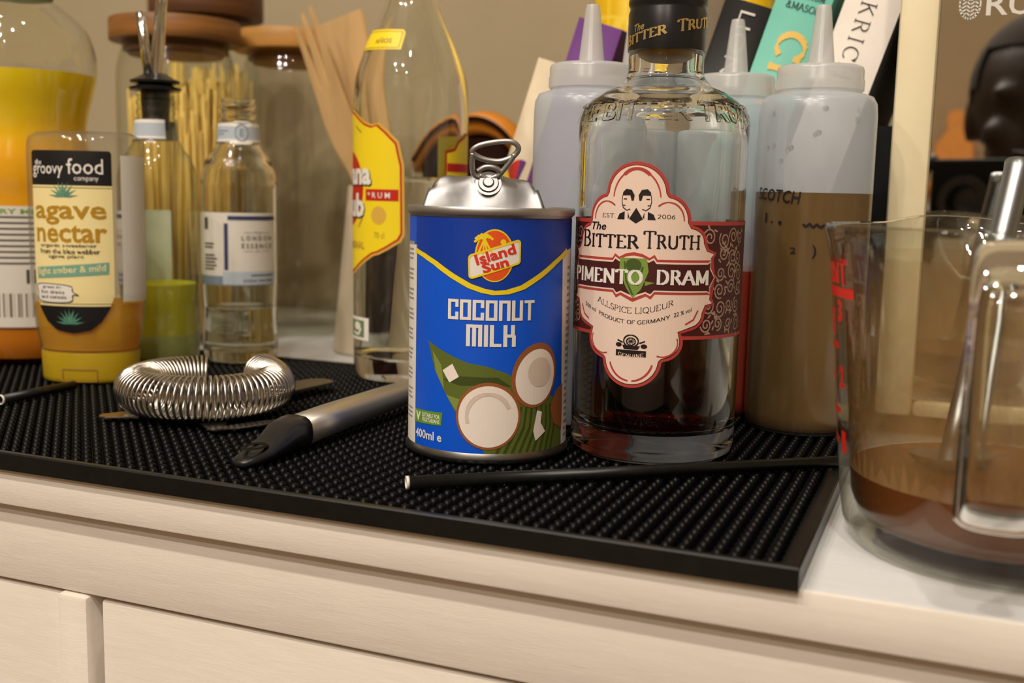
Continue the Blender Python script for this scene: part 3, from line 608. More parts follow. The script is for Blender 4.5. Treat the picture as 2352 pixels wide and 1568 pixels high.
cap = lathe('capsule', [(.0160, .1785), (.0171, .1785), (.0172, .180), (.0172, .1945), (.0166, .1962), (.0166, .1972), (.0173, .1984), (.0173, .2003), (.0167, .2013), (.0173, .2025), (.0173, .2150), (.0165, .2170), (0, .2175)], 'black_plastic', t, 64)
ks = cylsurf(.0172, ZB)
decal('capsule_lettering', g_map(g_join(fit(g_serif('BITTER', .2, .1, .06, small=.85), -.0225, .1886, .0000, .1935), fit(g_serif('TRUTH', .2, .1, .06, small=.85), .0040, .1886, .0260, .1938), fit(g_text('The', .02, .2), -.0165, .1932, -.0105, .1965)), lambda x, y: (x, y+x*.20+.0035)), 'p_foil', cap, ks, .0002, .0015, label='gold foil lettering')
lathe('stopper', [(0, .1765), (.011, .1765), (.0128, .178), (.0128, .189), (0, .189)], 'p_bronze', t, 32)

# ------------------------------------------------------------------ agave nectar squeeze bottle (stands on its cap)
AX, AY = -.4747, .5011
t = thing('agave_nectar_bottle', 'upside-down squeeze bottle of amber agave nectar standing on its mustard cap', 'bottle', (AX, AY, ZB), face_cam(AX, AY)-radians(24))
EA, EB = .0335, .0245
def asc(z):   # z above sideboard -> width factor
    pts = [(.0264, .86), (.034, .905), (.045, .955), (.060, .99), (.075, 1), (.138, 1), (.146, .99), (.1495, .965), (.1515, .92), (.1525, .82)]
    if z <= pts[0][0]: return .86
    for (a, ra), (b, rb) in zip(pts, pts[1:]):
        if z <= b: return ra+(rb-ra)*(z-a)/(b-a)
    return .8
_tab = []; _s = 0; L_ = 0; pv = (0, -EB)
while _s < pi*1.02:
    p_ = (EA*sin(_s), -EB*cos(_s)); L_ += sqrt((p_[0]-pv[0])**2+(p_[1]-pv[1])**2); pv = p_; _tab.append((L_, _s)); _s += .01
def arc2ang(u):
    a = abs(u)
    for L2, s2 in _tab:
        if L2 >= a: return s2 if u >= 0 else -s2
    return pi
def asurf(u, v, o):
    s = arc2ang(u); k = asc(v); return ((EA*k+o)*sin(s), -(EB*k+o)*cos(s), v-ZB)
zs = [.0264+(.1525-.0264)*i/40 for i in range(41)]
lathe('clear_body', [(asc(z), z-ZB) for z in zs]+[(.6, .1450), (0, .1452)], 'pet_clear', t, 72, sx=EA, sy=EB)
lathe('nectar', [(0, .0190)]+[(asc(z)*.955, z-ZB) for z in [.0272+(.0546-.0272)*i/12 for i in range(13)]]+[(0, .0466)], 'amber', t, 64, sx=EA, sy=EB)
cp_ = lathe('flip_cap', [(0, 0), (.80, 0), (.835, .001), (.84, .003), (.855, .0165), (.84, .0180), (0, .0182)], 'agave_cap', t, 64, sx=EA, sy=EB)
decal('thumb_notch', g_outline([(-.010, .0095), (.0135, .0095), (.0135, .0165), (-.010, .0165)], .0007), 'p_bronze', cp_, lambda u, v, o: ((EA*.85+o)*sin(arc2ang(u)), -(EB*.85+o)*cos(arc2ang(u)), v-ZB), .0003, .002)
lo = [(-.0240, .1405), (-.0228, .1416), (.0228, .1416), (.0240, .1405)]+[(.0240, .060), (.0215, .0520), (.0170, .0445), (.0100, .0395), (0, .0378), (-.0100, .0395), (-.0170, .0445), (-.0215, .0520), (-.0240, .060)]
lb = decal('front_label', g_poly(lo), 'p_sand', t, asurf, .0003, .002, .004, label='cream and black label with ochre lettering')
def ap(nm, g, m_, lv): return decal(nm, g, m_, lb, asurf, .0003+.0001*lv, .002, .004)
ap('black_field', g_poly([(-.0240, .1222), (.0240, .1222), (.0240, .1405), (.0228, .1416), (-.0228, .1416), (-.0240, .1405)]), 'p_black', 1); ap('black_field', g_poly([(-.0221, .0536), (.0221, .0536), (.0215, .0520), (.0170, .0445), (.0100, .0395), (0, .0378), (-.0100, .0395), (-.0170, .0445), (-.0215, .0520)]), 'p_black', 1)
ap('rules', g_join(g_rect(-.0240, .1207, .0240, .1210), g_rect(-.0225, .0548, .0225, .0551)), 'p_black', 1)
ap('brand_lettering', g_join(fit(g_text('groovy', .005), -.0225, .1262, -.0020, .1330), fit(g_text('food', .005), .0000, .1285, .0195, .1372), fit(g_text('the', 0), -.0205, .1335, -.0155, .1365), fit(g_text('company', 0), .0040, .1240, .0170, .1268)), 'p_white', 2)
def agl(cx, cz, s): return g_join(*[g_poly([(cx, cz), (cx+s*.45*cos(radians(a-9)), cz+s*.45*sin(radians(a-9))), (cx+s*cos(radians(a)), cz+s*sin(radians(a))*1.0), (cx+s*.45*cos(radians(a+9)), cz+s*.45*sin(radians(a+9)))]) for a in (8, 30, 52, 72, 90, 108, 128, 150, 172)])
ap('agave_leaves', g_join(agl(-.0025, .1155, .0088), agl(-.0015, .0432, .0088)), 'p_teald', 2)
ap('title_lettering', g_join(fit(g_text('agave', .018), -.0215, .1000, .0205, .1108), fit(g_text('nectar', .018), -.0210, .0900, .0205, .1000)), 'p_ochre', 2)
ap('strip', g_poly([(-.0215, .0690), (.0210, .0722), (.0212, .0790), (-.0215, .0755)]), 'p_teal', 2)
ap('strip_lettering', fit(g_text('light amber & mild', .01), -.0205, .0715, .0195, .0765, .07), 'p_sand', 3)
bub = rounded([(-.0210, .0660), (-.0010, .0655), (.0010, .0620), (.0042, .0600), (.0010, .0600), (-.0010, .0560), (-.0205, .0562), (-.0218, .0610)], 4)
ap('speech_bubble', g_poly(bub), 'p_white', 2)
ap('fine_lettering', g_join(fit(g_text('organic sweetener', .005), -.0180, .0868, .0150, .0893), fit(g_text('from the blue webber', .005), -.0185, .0836, .0165, .0864), fit(g_text('agave plant', .005), -.0125, .0806, .0080, .0832), g_outline(bub, .0004),
   fit(g_text('great in', .005), -.0180, .0632, -.0055, .0652), fit(g_text('hot drinks', .005), -.0190, .0606, -.0035, .0626), fit(g_text('and cereals', .005), -.0195, .0578, -.0025, .0598)), 'p_black', 3)
decal('back_label', g_rect(.0290, .0560, .0480, .1395), 'p_label', t, asurf, .0003, .002, .004)

# ------------------------------------------------------------------ tonic bottles
GOUT = [(0, .004), (.017, .003), (.0205, .0006), (.0225, .0010), (.0243, .004), (.0247, .010)]+smoothprof([(.0247, .010), (.0243, .022), (.0238, .034), (.0244, .046), (.0247, .060), (.0247, .110), (.0243, .122), (.0215, .1318), (.0165, .1388), (.0140, .1440), (.0133, .150), (.0128, .1565)], 5)[1:]
GOUT += [(.0115, .1575), (.0112, .1590), (.0120, .1600), (.0120, .1620), (.0110, .1630), (.0110, .1650), (.0119, .1660), (.0119, .1678), (.0108, .1690), (.0112, .1705), (.0112, .1720), (.0090, .1720)]
GIN = [(.0088, .1560)]+smoothprof([(.0095, .150), (.0108, .143), (.0150, .1350), (.0200, .1280), (.0222, .1190), (.0226, .110), (.0226, .060), (.0222, .046), (.0217, .034), (.0222, .022), (.0224, .012)], 4)+[(.0205, .0085), (.015, .0075), (0, .0072)]
def gr(v):
    z = v-ZB; best = .0247
    for (r0, z0), (r1, z1) in zip(GOUT[5:], GOUT[6:]):
        if z0 <= z <= z1 and z1 > z0: best = r0+(r1-r0)*(z-z0)/(z1-z0)
    return best
def tonic(x, y, label, turn, glassmat, shell):
    t = thing('tonic_bottle', label, 'bottle', (x, y, ZB), face_cam(x, y))
    lathe('glass', GOUT+GIN if shell else GOUT, glassmat, t, 72, cap=shell)
    s = cylsurf(gr, ZB, turn)
    sN = lambda u, v, o: ((gr(v)+o)*cos(-pi/2+(u+turn*.6)/.0134), (gr(v)+o)*sin(-pi/2+(u+turn*.6)/.0134), v-ZB)
    lb = decal('label', g_join(g_rect(-.040, .0600, .0262, .1068)), 'p_label', t, s, .0003, .002, .006, label='off-white paper label with grey lower band')
    q = lambda nm, g, m_, lv: decal(nm, g, m_, lb, s, .0003+.0001*lv, .002, .006)
    q('grey_band', g_rect(-.040, .0600, .0262, .0640+.0020), 'p_steelb', 1); q('pale_corner', g_rect(-.0110, .0605, .0262, .0690), 'p_lblue', 2)
    q('blue_strip', g_join(g_rect(-.0075, .1022, .0262, .1048), g_rect(-.0100, .070, -.0074, .1000)), 'p_inkblue', 2)
    q('lettering', g_join(fit(g_text('L O N D O N', .01), .0012, .0892, .0222, .0922), fit(g_text('E S S E N C E', .01), .0012, .0842, .0222, .0872), fit(g_text('THE', 0), .0090, .0936, .0140, .0948), g_rect(.0025, .0940, .0085, .0942), g_rect(.0145, .0940, .0205, .0942), g_rect(.0025, .0822, .0085, .0824), g_rect(.0145, .0822, .0205, .0824), fit(g_text('CO', 0), .0100, .0816, .0130, .0828), fit(g_text('SODA WATER', .01), .0020, .0622, .0230, .0640), g_rect(.0070, .0662, .0240, .0670),
        *[g_rect(-.0260, .0700+k*.0022, -.0150-.003*random.random(), .0710+k*.0022) for k in range(5)], *[g_rect(-.0260, .084+k*.0022, -.0150-.004*random.random(), .0850+k*.0022) for k in range(2)], g_rect(-.026, .096, -.0225, .1035)), 'p_text', 3)
    nb = decal('neck_band', g_poly([(-.030, .1518), (-.0050, .1518), (-.0025, .1506), (.0065, .1506), (.0090, .1518), (.0330, .1518), (.0330, .1640), (.0090, .1640), (.0065, .1653), (-.0025, .1653), (-.0050, .1640), (-.030, .1640)]), 'p_white', t, sN, .0003, .0015, .003)
    decal('neck_band_field', g_rect(-.030, .1538, .0330, .1620), 'p_lblue', nb, sN, .0004, .0015, .003)
    decal('neck_band_mark', g_join(g_outline(ell(.0020, .1579, .0040, .0052, 20), .0006), fit(g_text('E', .02), .0008, .1556, .0032, .1602), g_rect(-.0150, .1586, -.0065, .1594), g_rect(-.0150, .1566, -.0095, .1574), g_rect(-.030, .1520, -.005, .1524), g_rect(.009, .1520, .033, .1524)), 'p_steelb', nb, sN, .0005, .0015, .003)
    return t
t = tonic(-.4426, .6043, 'small uncapped clear tonic bottle holding a little water, white label to the front', 0, 'glass_green', True)
lathe('water', [(0, .0070), (.0152, .0073), (.0207, .0083), (.0226, .0118), (.0224, .022), (.0219, .034), (.0220, .0366), (.0205, .0362), (0, .0360)], 'water', t, 56)
t = tonic(-.4785, .5671, 'small tonic bottle of cloudy green juice with a steel speed pourer in its neck', -.046, 'glass_soda', False)
lathe('juice', [(0, .006), (.019, .0062), (.0232, .010), (.0236, .012), (.0232, .022), (.0228, .032), (.0230, .040), (.0234, .0525), (0, .0525)], 'lime_juice', t, 56)
lathe('sediment', [(.0205, .0040), (.0238, .0060), (.02395, .0105), (.02355, .0205)], 'lime_sediment', t, 56, cap=False)
pr = lathe('pourer_stopper', [(0, .150), (.0080, .150), (.0084, .160), (.0090, .1665), (.0090, .1735), (.0155, .1745), (.0160, .1762), (.0120, .1775), (.0100, .1785), (.0150, .1790), (.0155, .1805), (.0100, .1830), (.0070, .1850), (0, .1852)], 'black_plastic', t, 40)
sp = cr3([(.001, 0, .184), (.002, 0, .196), (.0035, -.001, .214), (.0050, -.002, .232), (.0060, -.010, .250), (.0060, -.022, .262)], 6)
tube('pourer_spout', sp, lambda q: .0043-.0012*q, 'chrome', t, 16); tube('air_tube', [(-.0038, -.003, .184), (-.0058, -.003, .203), (-.0078, -.003, .222)], .0031, 'chrome', t, 12)

# ------------------------------------------------------------------ orange squash bottle
OX, OY = -.5705, .5475
t = canr(OX, OY, 'big ribbed plastic bottle of orange squash with white back label, at the mat end', 'squash_bottle', 'bottle')
op = [(0, .003), (.026, .002), (.034, 0), (.040, .004), (.0425, .012), (.0430, .03), (.0430, .100), (.0420, .108), (.0430, .116), (.0420, .130)]+smoothprof([(.0420, .130), (.0390, .146), (.0405, .160), (.0452, .178), (.0468, .190), (.0455, .202), (.0400, .2150), (.0280, .2260), (.0200, .2320), (.0190, .240)], 6)[1:]
lathe('clear_plastic', op, 'pet_squash', t, 72, cap=False)
def orad(z):
    for (r0, z0), (r1, z1) in zip(op[2:], op[3:]):
        if z0 <= z <= z1 and z1 > z0: return r0+(r1-r0)*(z-z0)/(z1-z0)
    return .042
zl = [.004+i*(.1845-.004)/44 for i in range(45)]
lathe('squash', [(0, .004)]+[(orad(z)*.982, z) for z in zl]+[(0, .1846)], 'squash', t, 64, cap=False)
lathe('screw_cap', [(.0205, .232), (.0215, .2325), (.0215, .236), (.0212, .237), (.0212, .252), (.020, .254), (0, .254)], 'p_olived', t, 48)
os_ = cylsurf(.0432, ZB)
lb = decal('back_label', g_rect(-.055, .0325, .0500, .1085), 'p_label', t, os_, .0003, .002)
tx = [g_rect(-.03+.004*random.random(), .1010-k*.0036, .0240-.01*random.random(), .1022-k*.0036) for k in range(9)]
tx += [fit(g_text('1Litre', .03), -.0010, .0600, .0260, .0690)]
bc = [g_rect(-.0180+k*.0022+(.0006 if k % 3 else 0), .0390, -.0180+k*.0022+.0008*(1+k % 2), .0540) for k in range(18)]
decal('lettering', g_join(*tx), 'p_text', lb, os_, .0004, .002); decal('barcode', g_join(*bc), 'p_barc', lb, os_, .0004, .002)
decal('green_heading', fit(g_text('TRY ME NOW', .02), -.020, .1035, .030, .1068), 'p_vgreen', lb, os_, .0004, .002)

# ------------------------------------------------------------------ storage jars with wooden lids
def jar(x, y, r, h, lidr, lidz0, lidz1, lidmat, label):
    t = thing('storage_jar', label, 'jar', (x, y, 0), 0)
    lathe('glass', [(0, .005), (r*.80, .004), (r*.92, .001), (r*.985, .006), (r, .015), (r, h-.030), (r*.985, h-.020), (r*.93, h-.010), (r*.88, h-.004), (r*.88, h)], 'glass_thin', t, 64, cap=False)
    lathe('glass_floor', [(0, .0075), (r*.86, .008), (r*.95, .014)], 'glass_thin', t, 48, cap=False)
    l = lathe('lid', [(0, lidz0), (lidr*.99, lidz0), (lidr, lidz0+.0008), (lidr, lidz1-.0012), (lidr*.985, lidz1), (0, lidz1)], lidmat, t, 56)
    lathe('lid_plug', [(0, lidz0-.010), (r*.78, lidz0-.010), (r*.80, lidz0-.008), (r*.80, lidz0)], lidmat, l, 48, cap=False)
    lathe('seal', [(r*.80, lidz0-.0075), (r*.87, lidz0-.007), (r*.87, lidz0-.004), (r*.80, lidz0-.003)], 'seal', l, 48, cap=False)
    return t
jar(-.576, .7076, .0455, .2325, .0497, .2325, .2490, 'lid_wood', 'glass jar of spaghetti with a flat brown wooden lid behind the speed-pourer bottle')
jar(-.528, .800, .0445, .2350, .0505, .2350, .2505, 'lid_wood_light', 'empty glass storage jar with a pale wooden lid beside the bamboo fork')
jar(-.648, .839, .0460, .2735, .0509, .2730, .2950, 'lid_wood_dark', 'tall glass jar of pasta with dark wooden lid, behind the other two jars')
def pasta(x, y, r, h, n, label, seed):
    rr = random.Random(seed); vs, fs = [], []
    for i in range(n):
        a = rr.random()*2*pi; q = r*sqrt(rr.random()); a2 = a+rr.uniform(-.25, .25); q2 = min(r, q*rr.uniform(.85, 1.1)); hh = h*rr.uniform(.78, 1)
        tube_geo([(q*cos(a), q*sin(a), .010), (q2*cos(a2), q2*sin(a2), hh)], .0011, 5, False, vs, fs)
    o = obj('spaghetti', vs, fs, 'pasta', None, loc=(x, y, 0)); o['kind'] = 'stuff'; tag(o, label, 'pasta')
pasta(-.576, .7076, .037, .205, 210, 'dry yellow spaghetti standing in the front jar', 1); pasta(-.648, .839, .039, .235, 210, 'dry yellow pasta standing in the tall rear jar', 2)

# ------------------------------------------------------------------ utensil pot, bamboo fork and spatula
t = lathe('utensil_pot', [(0, 0), (.0355, 0), (.0370, .0015), (.0365, .006), (.0262, .118), (.0258, .1255), (.0238, .1262), (.0234, .118), (.0335, .008), (0, .007)], 'pot_glaze', None, 56)
t.location = (-.407, .734, 0); tag(t, 'pale grey-beige tapered pot on the sideboard behind the rum bottle', 'pot')
def flatfn(org, du, dv, dn): return lambda u, v, d: tuple(Vector(org)+Vector(du)*u+Vector(dv)*v+Vector(dn)*d)
def utensil(nm, base, tip, pts, th, label, cat, yaw=0):
    b = Vector(base); v = (Vector(tip)-b).normalized(); u = Vector((cos(yaw), sin(yaw), 0)); u = (u-v*u.dot(v)).normalized(); n = u.cross(v)*-1
    o = prism(nm, pts, flatfn((0, 0, 0), u, v, n), th, 'bamboo', None, .0008, True); o.location = base; return tag(o, label, cat)
L1 = .305
fk = [(-.006, 0), (.006, 0), (.0065, .135), (.0130, .158), (.0150, .178), (.0135, .200), (.0118, .254), (.0102, .262), (.0088, .259), (.0060, .225), (.0056, .206), (.0048, .203), (.0040, .206), (.0036, .235), (.0012, .256), (-.0004, .260), (-.0020, .256), (-.0036, .235), (-.0042, .206), (-.0050, .203), (-.0058, .206), (-.0064, .225), (-.0094, .248), (-.0108, .256), (-.0122, .250), (-.0138, .200), (-.0150, .178), (-.0130, .158), (-.0065, .135)]
utensil('bamboo_fork', (-.3835, .7405, .0085), (-.4665, .715, .252), fk, .0035, 'three-pronged bamboo serving fork leaning left out of the pale pot', 'utensil', radians(-14))
sp_ = [(-.006, 0), (.006, 0), (.007, .12), (.012, .16), (.0200, .19), (.0215, .30), (.0205, .303), (-.0205, .303), (-.0215, .30), (-.0200, .19), (-.012, .16), (-.007, .12)]
utensil('bamboo_spatula', (-.3900, .7490, .0085), (-.4520, .745, .254), [(x, y*.835) for x, y in sp_], .004, 'flat bamboo spatula standing behind the serving fork in the pot', 'utensil', radians(-8))

# ------------------------------------------------------------------ rum bottle
RX, RY = -.3152, .6040
t = canr(RX, RY, 'tall clear rum bottle with yellow shield label turned to the left', 'rum_bottle', 'bottle')
ro = [(0, .006), (.020, .005), (.027, .0010), (.0315, .0005), (.0340, .004), (.0347, .012), (.0347, .150)]+smoothprof([(.0347, .150), (.0350, .1640), (.0335, .1830), (.0275, .2010), (.0205, .2160), (.0158, .2280), (.0140, .2420), (.0135, .270)], 6)[1:]+[(.0148, .2705), (.0148, .2760), (.0135, .2765), (.0135, .285), (.010, .285)]
ri = [(.010, .272)]+smoothprof([(.0105, .262), (.0108, .242), (.0130, .2280), (.0178, .2155), (.0248, .2000), (.0310, .1815), (.0327, .1640), (.0325, .150)], 5)+[(.0325, .020), (.0310, .0150), (.024, .0125), (0, .015)]
lathe('glass', ro+ri, 'glass_green', t, 80)
lathe('rum', [(0, .0152), (.0242, .0127), (.0312, .0152), (.0327, .0203), (.0327, .1235), (0, .1233)], 'white_rum', t, 64)
lathe('screw_cap', [(.0150, .2620), (.0156, .2625), (.0156, .2950), (.0145, .2975), (0, .2978)], 'p_rumr', t, 40)
def rrd(v):
    z = v-ZB; 
    for (r0, z0), (r1, z1) in zip(ro[5:], ro[6:]):
        if z0 <= z <= z1 and z1 > z0: return r0+(r1-r0)*(z-z0)/(z1-z0)
    return .0347
rs = cylsurf(rrd, ZB, -.050)
hf = [(0, 172), (8, 169.8), (20, 163.2), (25.9, 161.5), (30.4, 162.6), (36.3, 158.0), (43.0, 151.6), (44.1, 146.8), (46.2, 138.0), (46.9, 97.2), (44.8, 93.3), (36.8, 88.4), (31, 85.5), (27, 84.5), (8, 73.6), (0, 71.5)]
def sym(k): return mm([(x*k, 121.7+(y-121.7)*k) for x, y in hf]+[(-x*k, 121.7+(y-121.7)*k) for x, y in hf[-2:0:-1]])
lb = decal('front_label', g_poly(sym(1)), 'p_gold', t, rs, .0003, .002, .006, label='yellow shield label with red edge and white lettering')
q = lambda nm, g, m_, lv: decal(nm, g, m_, lb, rs, .0003+.0001*lv, .002, .006)
q('red_edge', g_poly(sym(.97)), 'p_rumr', 1); q('yellow_field', g_poly(sym(.945)), 'p_rumy', 2)
q('red_disc', g_poly(mm(ell(0, 124, 18.2, 22, 40))), 'p_rumr', 3); q('rum_bar', g_rect(.0205, .1170, .0432, .1238), 'p_rumr', 3)
q('name_lettering', g_join(fit(g_text('Havana', .04), -.0250, .1262, .0250, .1400), fit(g_text('Club', .04), -.0175, .1070, .0195, .1215), fit(g_text('* R U M', .01), .0225, .1186, .0380, .1222)), 'p_white', 5)
q('name_shadow', g_map(g_join(fit(g_text('Havana', .06), -.0254, .1256, .0252, .1402), fit(g_text('Club', .06), -.0179, .1064, .0197, .1217)), lambda x, y: (x+.0005, y-.0004)), 'p_black', 4)
q('seal_disc', g_poly(mm(ell(30.5, 108.5, 5.2, 5.4, 24))), 'p_gold', 3)
q('fine_lettering', g_join(fit(g_text('ORIGINAL', .01), -.004, .0880, .0195, .0925), g_stroke(mm([(19.6, 113), (17, 106), (13, 101)]), .0008), fit(g_text('70 cl', 0), .0275, .0950, .0345, .0985), g_stroke(mm([(9, 161), (16, 157)]), .0007)), 'p_bronze', 3)
lb2 = decal('back_label', g_poly(mm([(72, 134), (72, 146.4), (79, 148), (82.9, 153), (95, 158), (140, 158), (140, 90), (72, 90)])), 'p_rumy', t, rs, .0003, .002, .006)
decal('back_label_print', g_join(g_rect(.0730, .1350, .120, .1400), g_stroke(mm([(72, 110), (72, 146.4), (79, 148), (82.9, 153), (95, 158), (110, 158)]), .0012)), 'p_rumr', lb2, rs, .0004, .002, .006)
nk = lambda u, v, o: ((rrd(v)+o)*cos(-pi/2+(u-.0215)/.023), (rrd(v)+o)*sin(-pi/2+(u-.0215)/.023), v-ZB)
nl = decal('neck_label', g_poly([(-.018, .2060), (.0165, .2045), (.0182, .2145), (.0170, .2165), (-.018, .2180)]), 'p_rumy', t, nk, .0003, .002, .002)
decal('neck_label_print', g_join(fit(g_text('A\u00d1OS', .03), .0010, .2085, .0115, .2120), g_outline([(-.0170, .2070), (.0153, .2056), (.0168, .2145), (.0160, .2153), (-.017, .2168)], .0004)), 'p_bronze', nl, nk, .0004, .002, .002)
ts = decal('tax_stamp', g_rect(-.0030, .0328, .0232, .0466), 'p_white', t, rs, .0003, .002)
decal('tax_stamp_print', g_join(g_rect(.0008, .0345, .0192, .0448)), 'p_tgreen', ts, rs, .0004, .002); decal('tax_stamp_mark', g_join(g_poly(ell(.0115, .0412, .0040, .0025, 14)), g_stroke([(.006, .037), (.013, .036), (.016, .040)], .0012)), 'p_white', ts, rs, .0005, .002)

# ------------------------------------------------------------------ squeeze bottles
SQ = [(0, .001), (.022, .0008), (.0262, 0), (.0281, .003), (.0285, .008), (.0285, .156), (.0280, .1620), (.0262, .1655), (.0225, .1668), (.0205, .1672), (.0205, .1690)]
CPQ = [(.0208, .1685), (.0213, .1688), (.0213, .1735), (.0209, .1745), (.0209, .1785), (.0204, .1798), (.0190, .1806), (.0068, .1812), (.0064, .1825), (.0038, .2070), (.0033, .2098), (.0018, .2102), (0, .2103)]
def squeeze(x, y, label, k=1, liquid=None, level=0):
    t = thing('squeeze_bottle', label, 'squeeze bottle', (x, y, ZB), face_cam(x, y), 'clear plastic squeeze bottles')
    if liquid:
        lathe('bottle_body', [(.0285*k, level)]+[(r*k, z) for r, z in SQ if z > level], 'ldpe', t, 64, cap=False)
        lathe('wet_wall', [(r*k, z) for r, z in SQ if z < level]+[(.0285*k, level)], 'ldpe_wet', t, 64, cap=False)
    else: lathe('bottle_body', [(r*k, z) for r, z in SQ], 'ldpe', t, 64, cap=False)
    lathe('nozzle_cap', [(r*k, z) for r, z in CPQ], 'ldpe_cap', t, 56, cap=False)
    if liquid: lathe('contents', [(0, .0018), (.0258*k, .0015), (.0278*k, .004), (.0282*k, .009), (.0282*k, level), (0, level)], liquid, t, 56)
    return t
t = squeeze(-.0691, .5675, 'clear plastic squeeze bottle of brown syrup with handwriting, beside the glass jug', 1, 'scotch_brown', .1188)
ss = cylsurf(.0286, ZB)
hw = [fit(g_text('SCOTCH', .01, .1), -.0318, .1222, -.0058, .1282, -.08), fit(g_text('1.', .01), -.0250, .1118, -.0195, .1165), fit(g_text('.', .03), -.0165, .1112, -.0145, .1130), g_stroke(mm([(-4, 111.8), (-2.5, 110.6), (-.8, 112.2), (.6, 110.4), (2.4, 111.9), (4.2, 110.4), (6, 111.6), (8.4, 110.2), (11, 110.8)]), .0007), fit(g_text('2', .01), -.0095, .0975, -.0065, .1005), fit(g_text(')', .01), .0010, .0955, .0030, .1020)]
decal('marker_writing', g_join(*hw), 'p_ink', t, ss, .0003, .002)
for k in range(12):
    u_, v_ = random.uniform(-.026, .026), random.uniform(.134, .168); q_ = .0009+.0007*random.random()
    d_ = lathe('droplet', [(0, .0006), (q_*.6, .0005), (q_, 0)], 'water', t, 12, cap=False); d_.location = ss(u_, v_, .0001); th_ = -pi/2+u_/.0286; d_.rotation_euler = (pi/2, 0, th_+pi/2)
squeeze(-.1783, .5375, 'clear empty plastic squeeze bottle behind the liqueur bottle and the can', 1)
squeeze(-.1175, .6010, 'clear plastic squeeze bottle of orange-red liquid, behind the liqueur bottle', 1, 'orange_red', .0772)
squeeze(-.1760, .6040, 'clear plastic squeeze bottle standing rearmost, only its nozzle showing beside the black capsule', 1)

# ------------------------------------------------------------------ leaning books
LEAN = radians(17.5)
def book(nm, xr, t_, h, y0, y1, matl, label):
    """xr: lower right corner on the sideboard; local x thickness (0 = right side, negative = left), z height"""
    r = thing(nm, label, 'book', (xr, y0, 0)); r.rotation_euler = (0, LEAN, 0)
    bm = bmesh.new()
    def bx(x0, x1, a, b, z0, z1):
        g = bmesh.ops.create_cube(bm, size=1); vv = g['verts']; bmesh.ops.scale(bm, vec=(x1-x0, b-a, z1-z0), verts=vv); bmesh.ops.translate(bm, vec=((x0+x1)/2, (a+b)/2, (z0+z1)/2), verts=vv)
    d = y1-y0
    bx(-t_, -t_+.0025, .001, d, 0, h); bx(-.0025, 0, .001, d, 0, h)
    cv = bobj('cover', bm, matl, r)
    # rounded spine
    N = 10; vs, fs = [], []
    for i in range(N+1):
        q = -1+2*i/N; x = -t_/2+q*t_/2; yy = -.0025*(1-q*q)+.001
        vs += [(x, yy, 0), (x, yy, h), (x, yy+.003, 0), (x, yy+.003, h)]
    for i in range(N):
        a = i*4; b = a+4; fs += [(a, b, b+1, a+1), (a+1, b+1, b+3, a+3), (a, a+2, b+2, b), (a+2, a+3, b+3, b+2)]
    spn = obj('spine', vs, fs, matl, r)
    box('pages', -t_+.0026, -.0026, .0045, d-.004, .003, h-.003, 'pages', r)
    sf = lambda u, v, o: (u, -.0025*(1-((u+t_/2)/(t_/2))**2)+.001-o, v)
    return r, spn, sf
def down(g, uc, wtop, wbot, uh):  # lettering running down the spine
    g = fit(g, 0, 0, wtop-wbot, uh); return g_map(g, lambda x, y: (uc-uh/2+y, wtop-x))
book('beige_book', -.3020, .0175, .2135, .660, .850, 'book_beige', 'low beige book with coloured fan print on its spine, leftmost of the leaning row')
r, s_, f_ = book('purple_book', -.2690, .0290, .2340, .655, .850, 'book_purple', 'purple book leaning between the beige book and the squeeze bottles')
book('brown_book', -.2102, .0285, .2500, .660, .850, 'book_brown', 'grey-brown book leaning against the black book')
r, s_, f_ = book('black_book', -.1810, .0275, .2420, .648, .850, 'book_black', 'black book with white sans lettering down its spine')
decal('spine_lettering', down(g_text('LION', -.012), -.0115, .2365, .2000, .0088), 'p_white', s_, f_, .0004, .002)
r, s_, f_ = book('teal_book', -.1480, .0310, .2650, .648, .860, 'book_teal', 'turquoise book with gold serif lettering down its spine')
decal('spine_lettering', down(g_serif('CHI', .2, .09, .22), -.0130, .2235, .1790, .0180), 'book_gold', s_, f_, .0004, .002)
decal('publisher_lettering', g_join(fit(g_serif('FORTNUM', .13, .07, .1), -.0240, .2420, -.0040, .2460), fit(g_serif('&MASON', .13, .07, .1), -.0240, .2350, -.0040, .2390)), 'p_ink', s_, f_, .0004, .002)
r, s_, f_ = book('white_book', -.1098, .0305, .2490, .648, .860, 'book_white', 'white book with thin black serif lettering, leaning against the microwave')
decal('spine_lettering', down(g_serif('KRICH', .07, .04, .26), -.0168, .2375, .1950, .0088), 'p_ink', s_, f_, .0004, .002)
fan = bpy.data.objects['beige_book']
for k, c_ in enumerate(('p_rumy', 'p_crim', 'p_red', 'book_purple')):
    decal('fan_print', g_poly([(min(-.0004, x), y) for x, y in [(-.006, .128)]+ell(-.006, .128, .0110, .0215, 6, 0, 165-k*22-22, 165-k*22)]), c_, bpy.data.objects['beige_book'], lambda u, v, o: (u, -.0025*(1-((u+.00875)/.00875)**2)+.001-o, v), .0004, .002)
o = box('dark_gap_box', -.0500, -.0372, .665, .860, 0, .166, 'black_matt', None, .001); tag(o, 'slim black box added as the dark gap between the white book and the microwave', 'box')  # box added so the gap reads dark
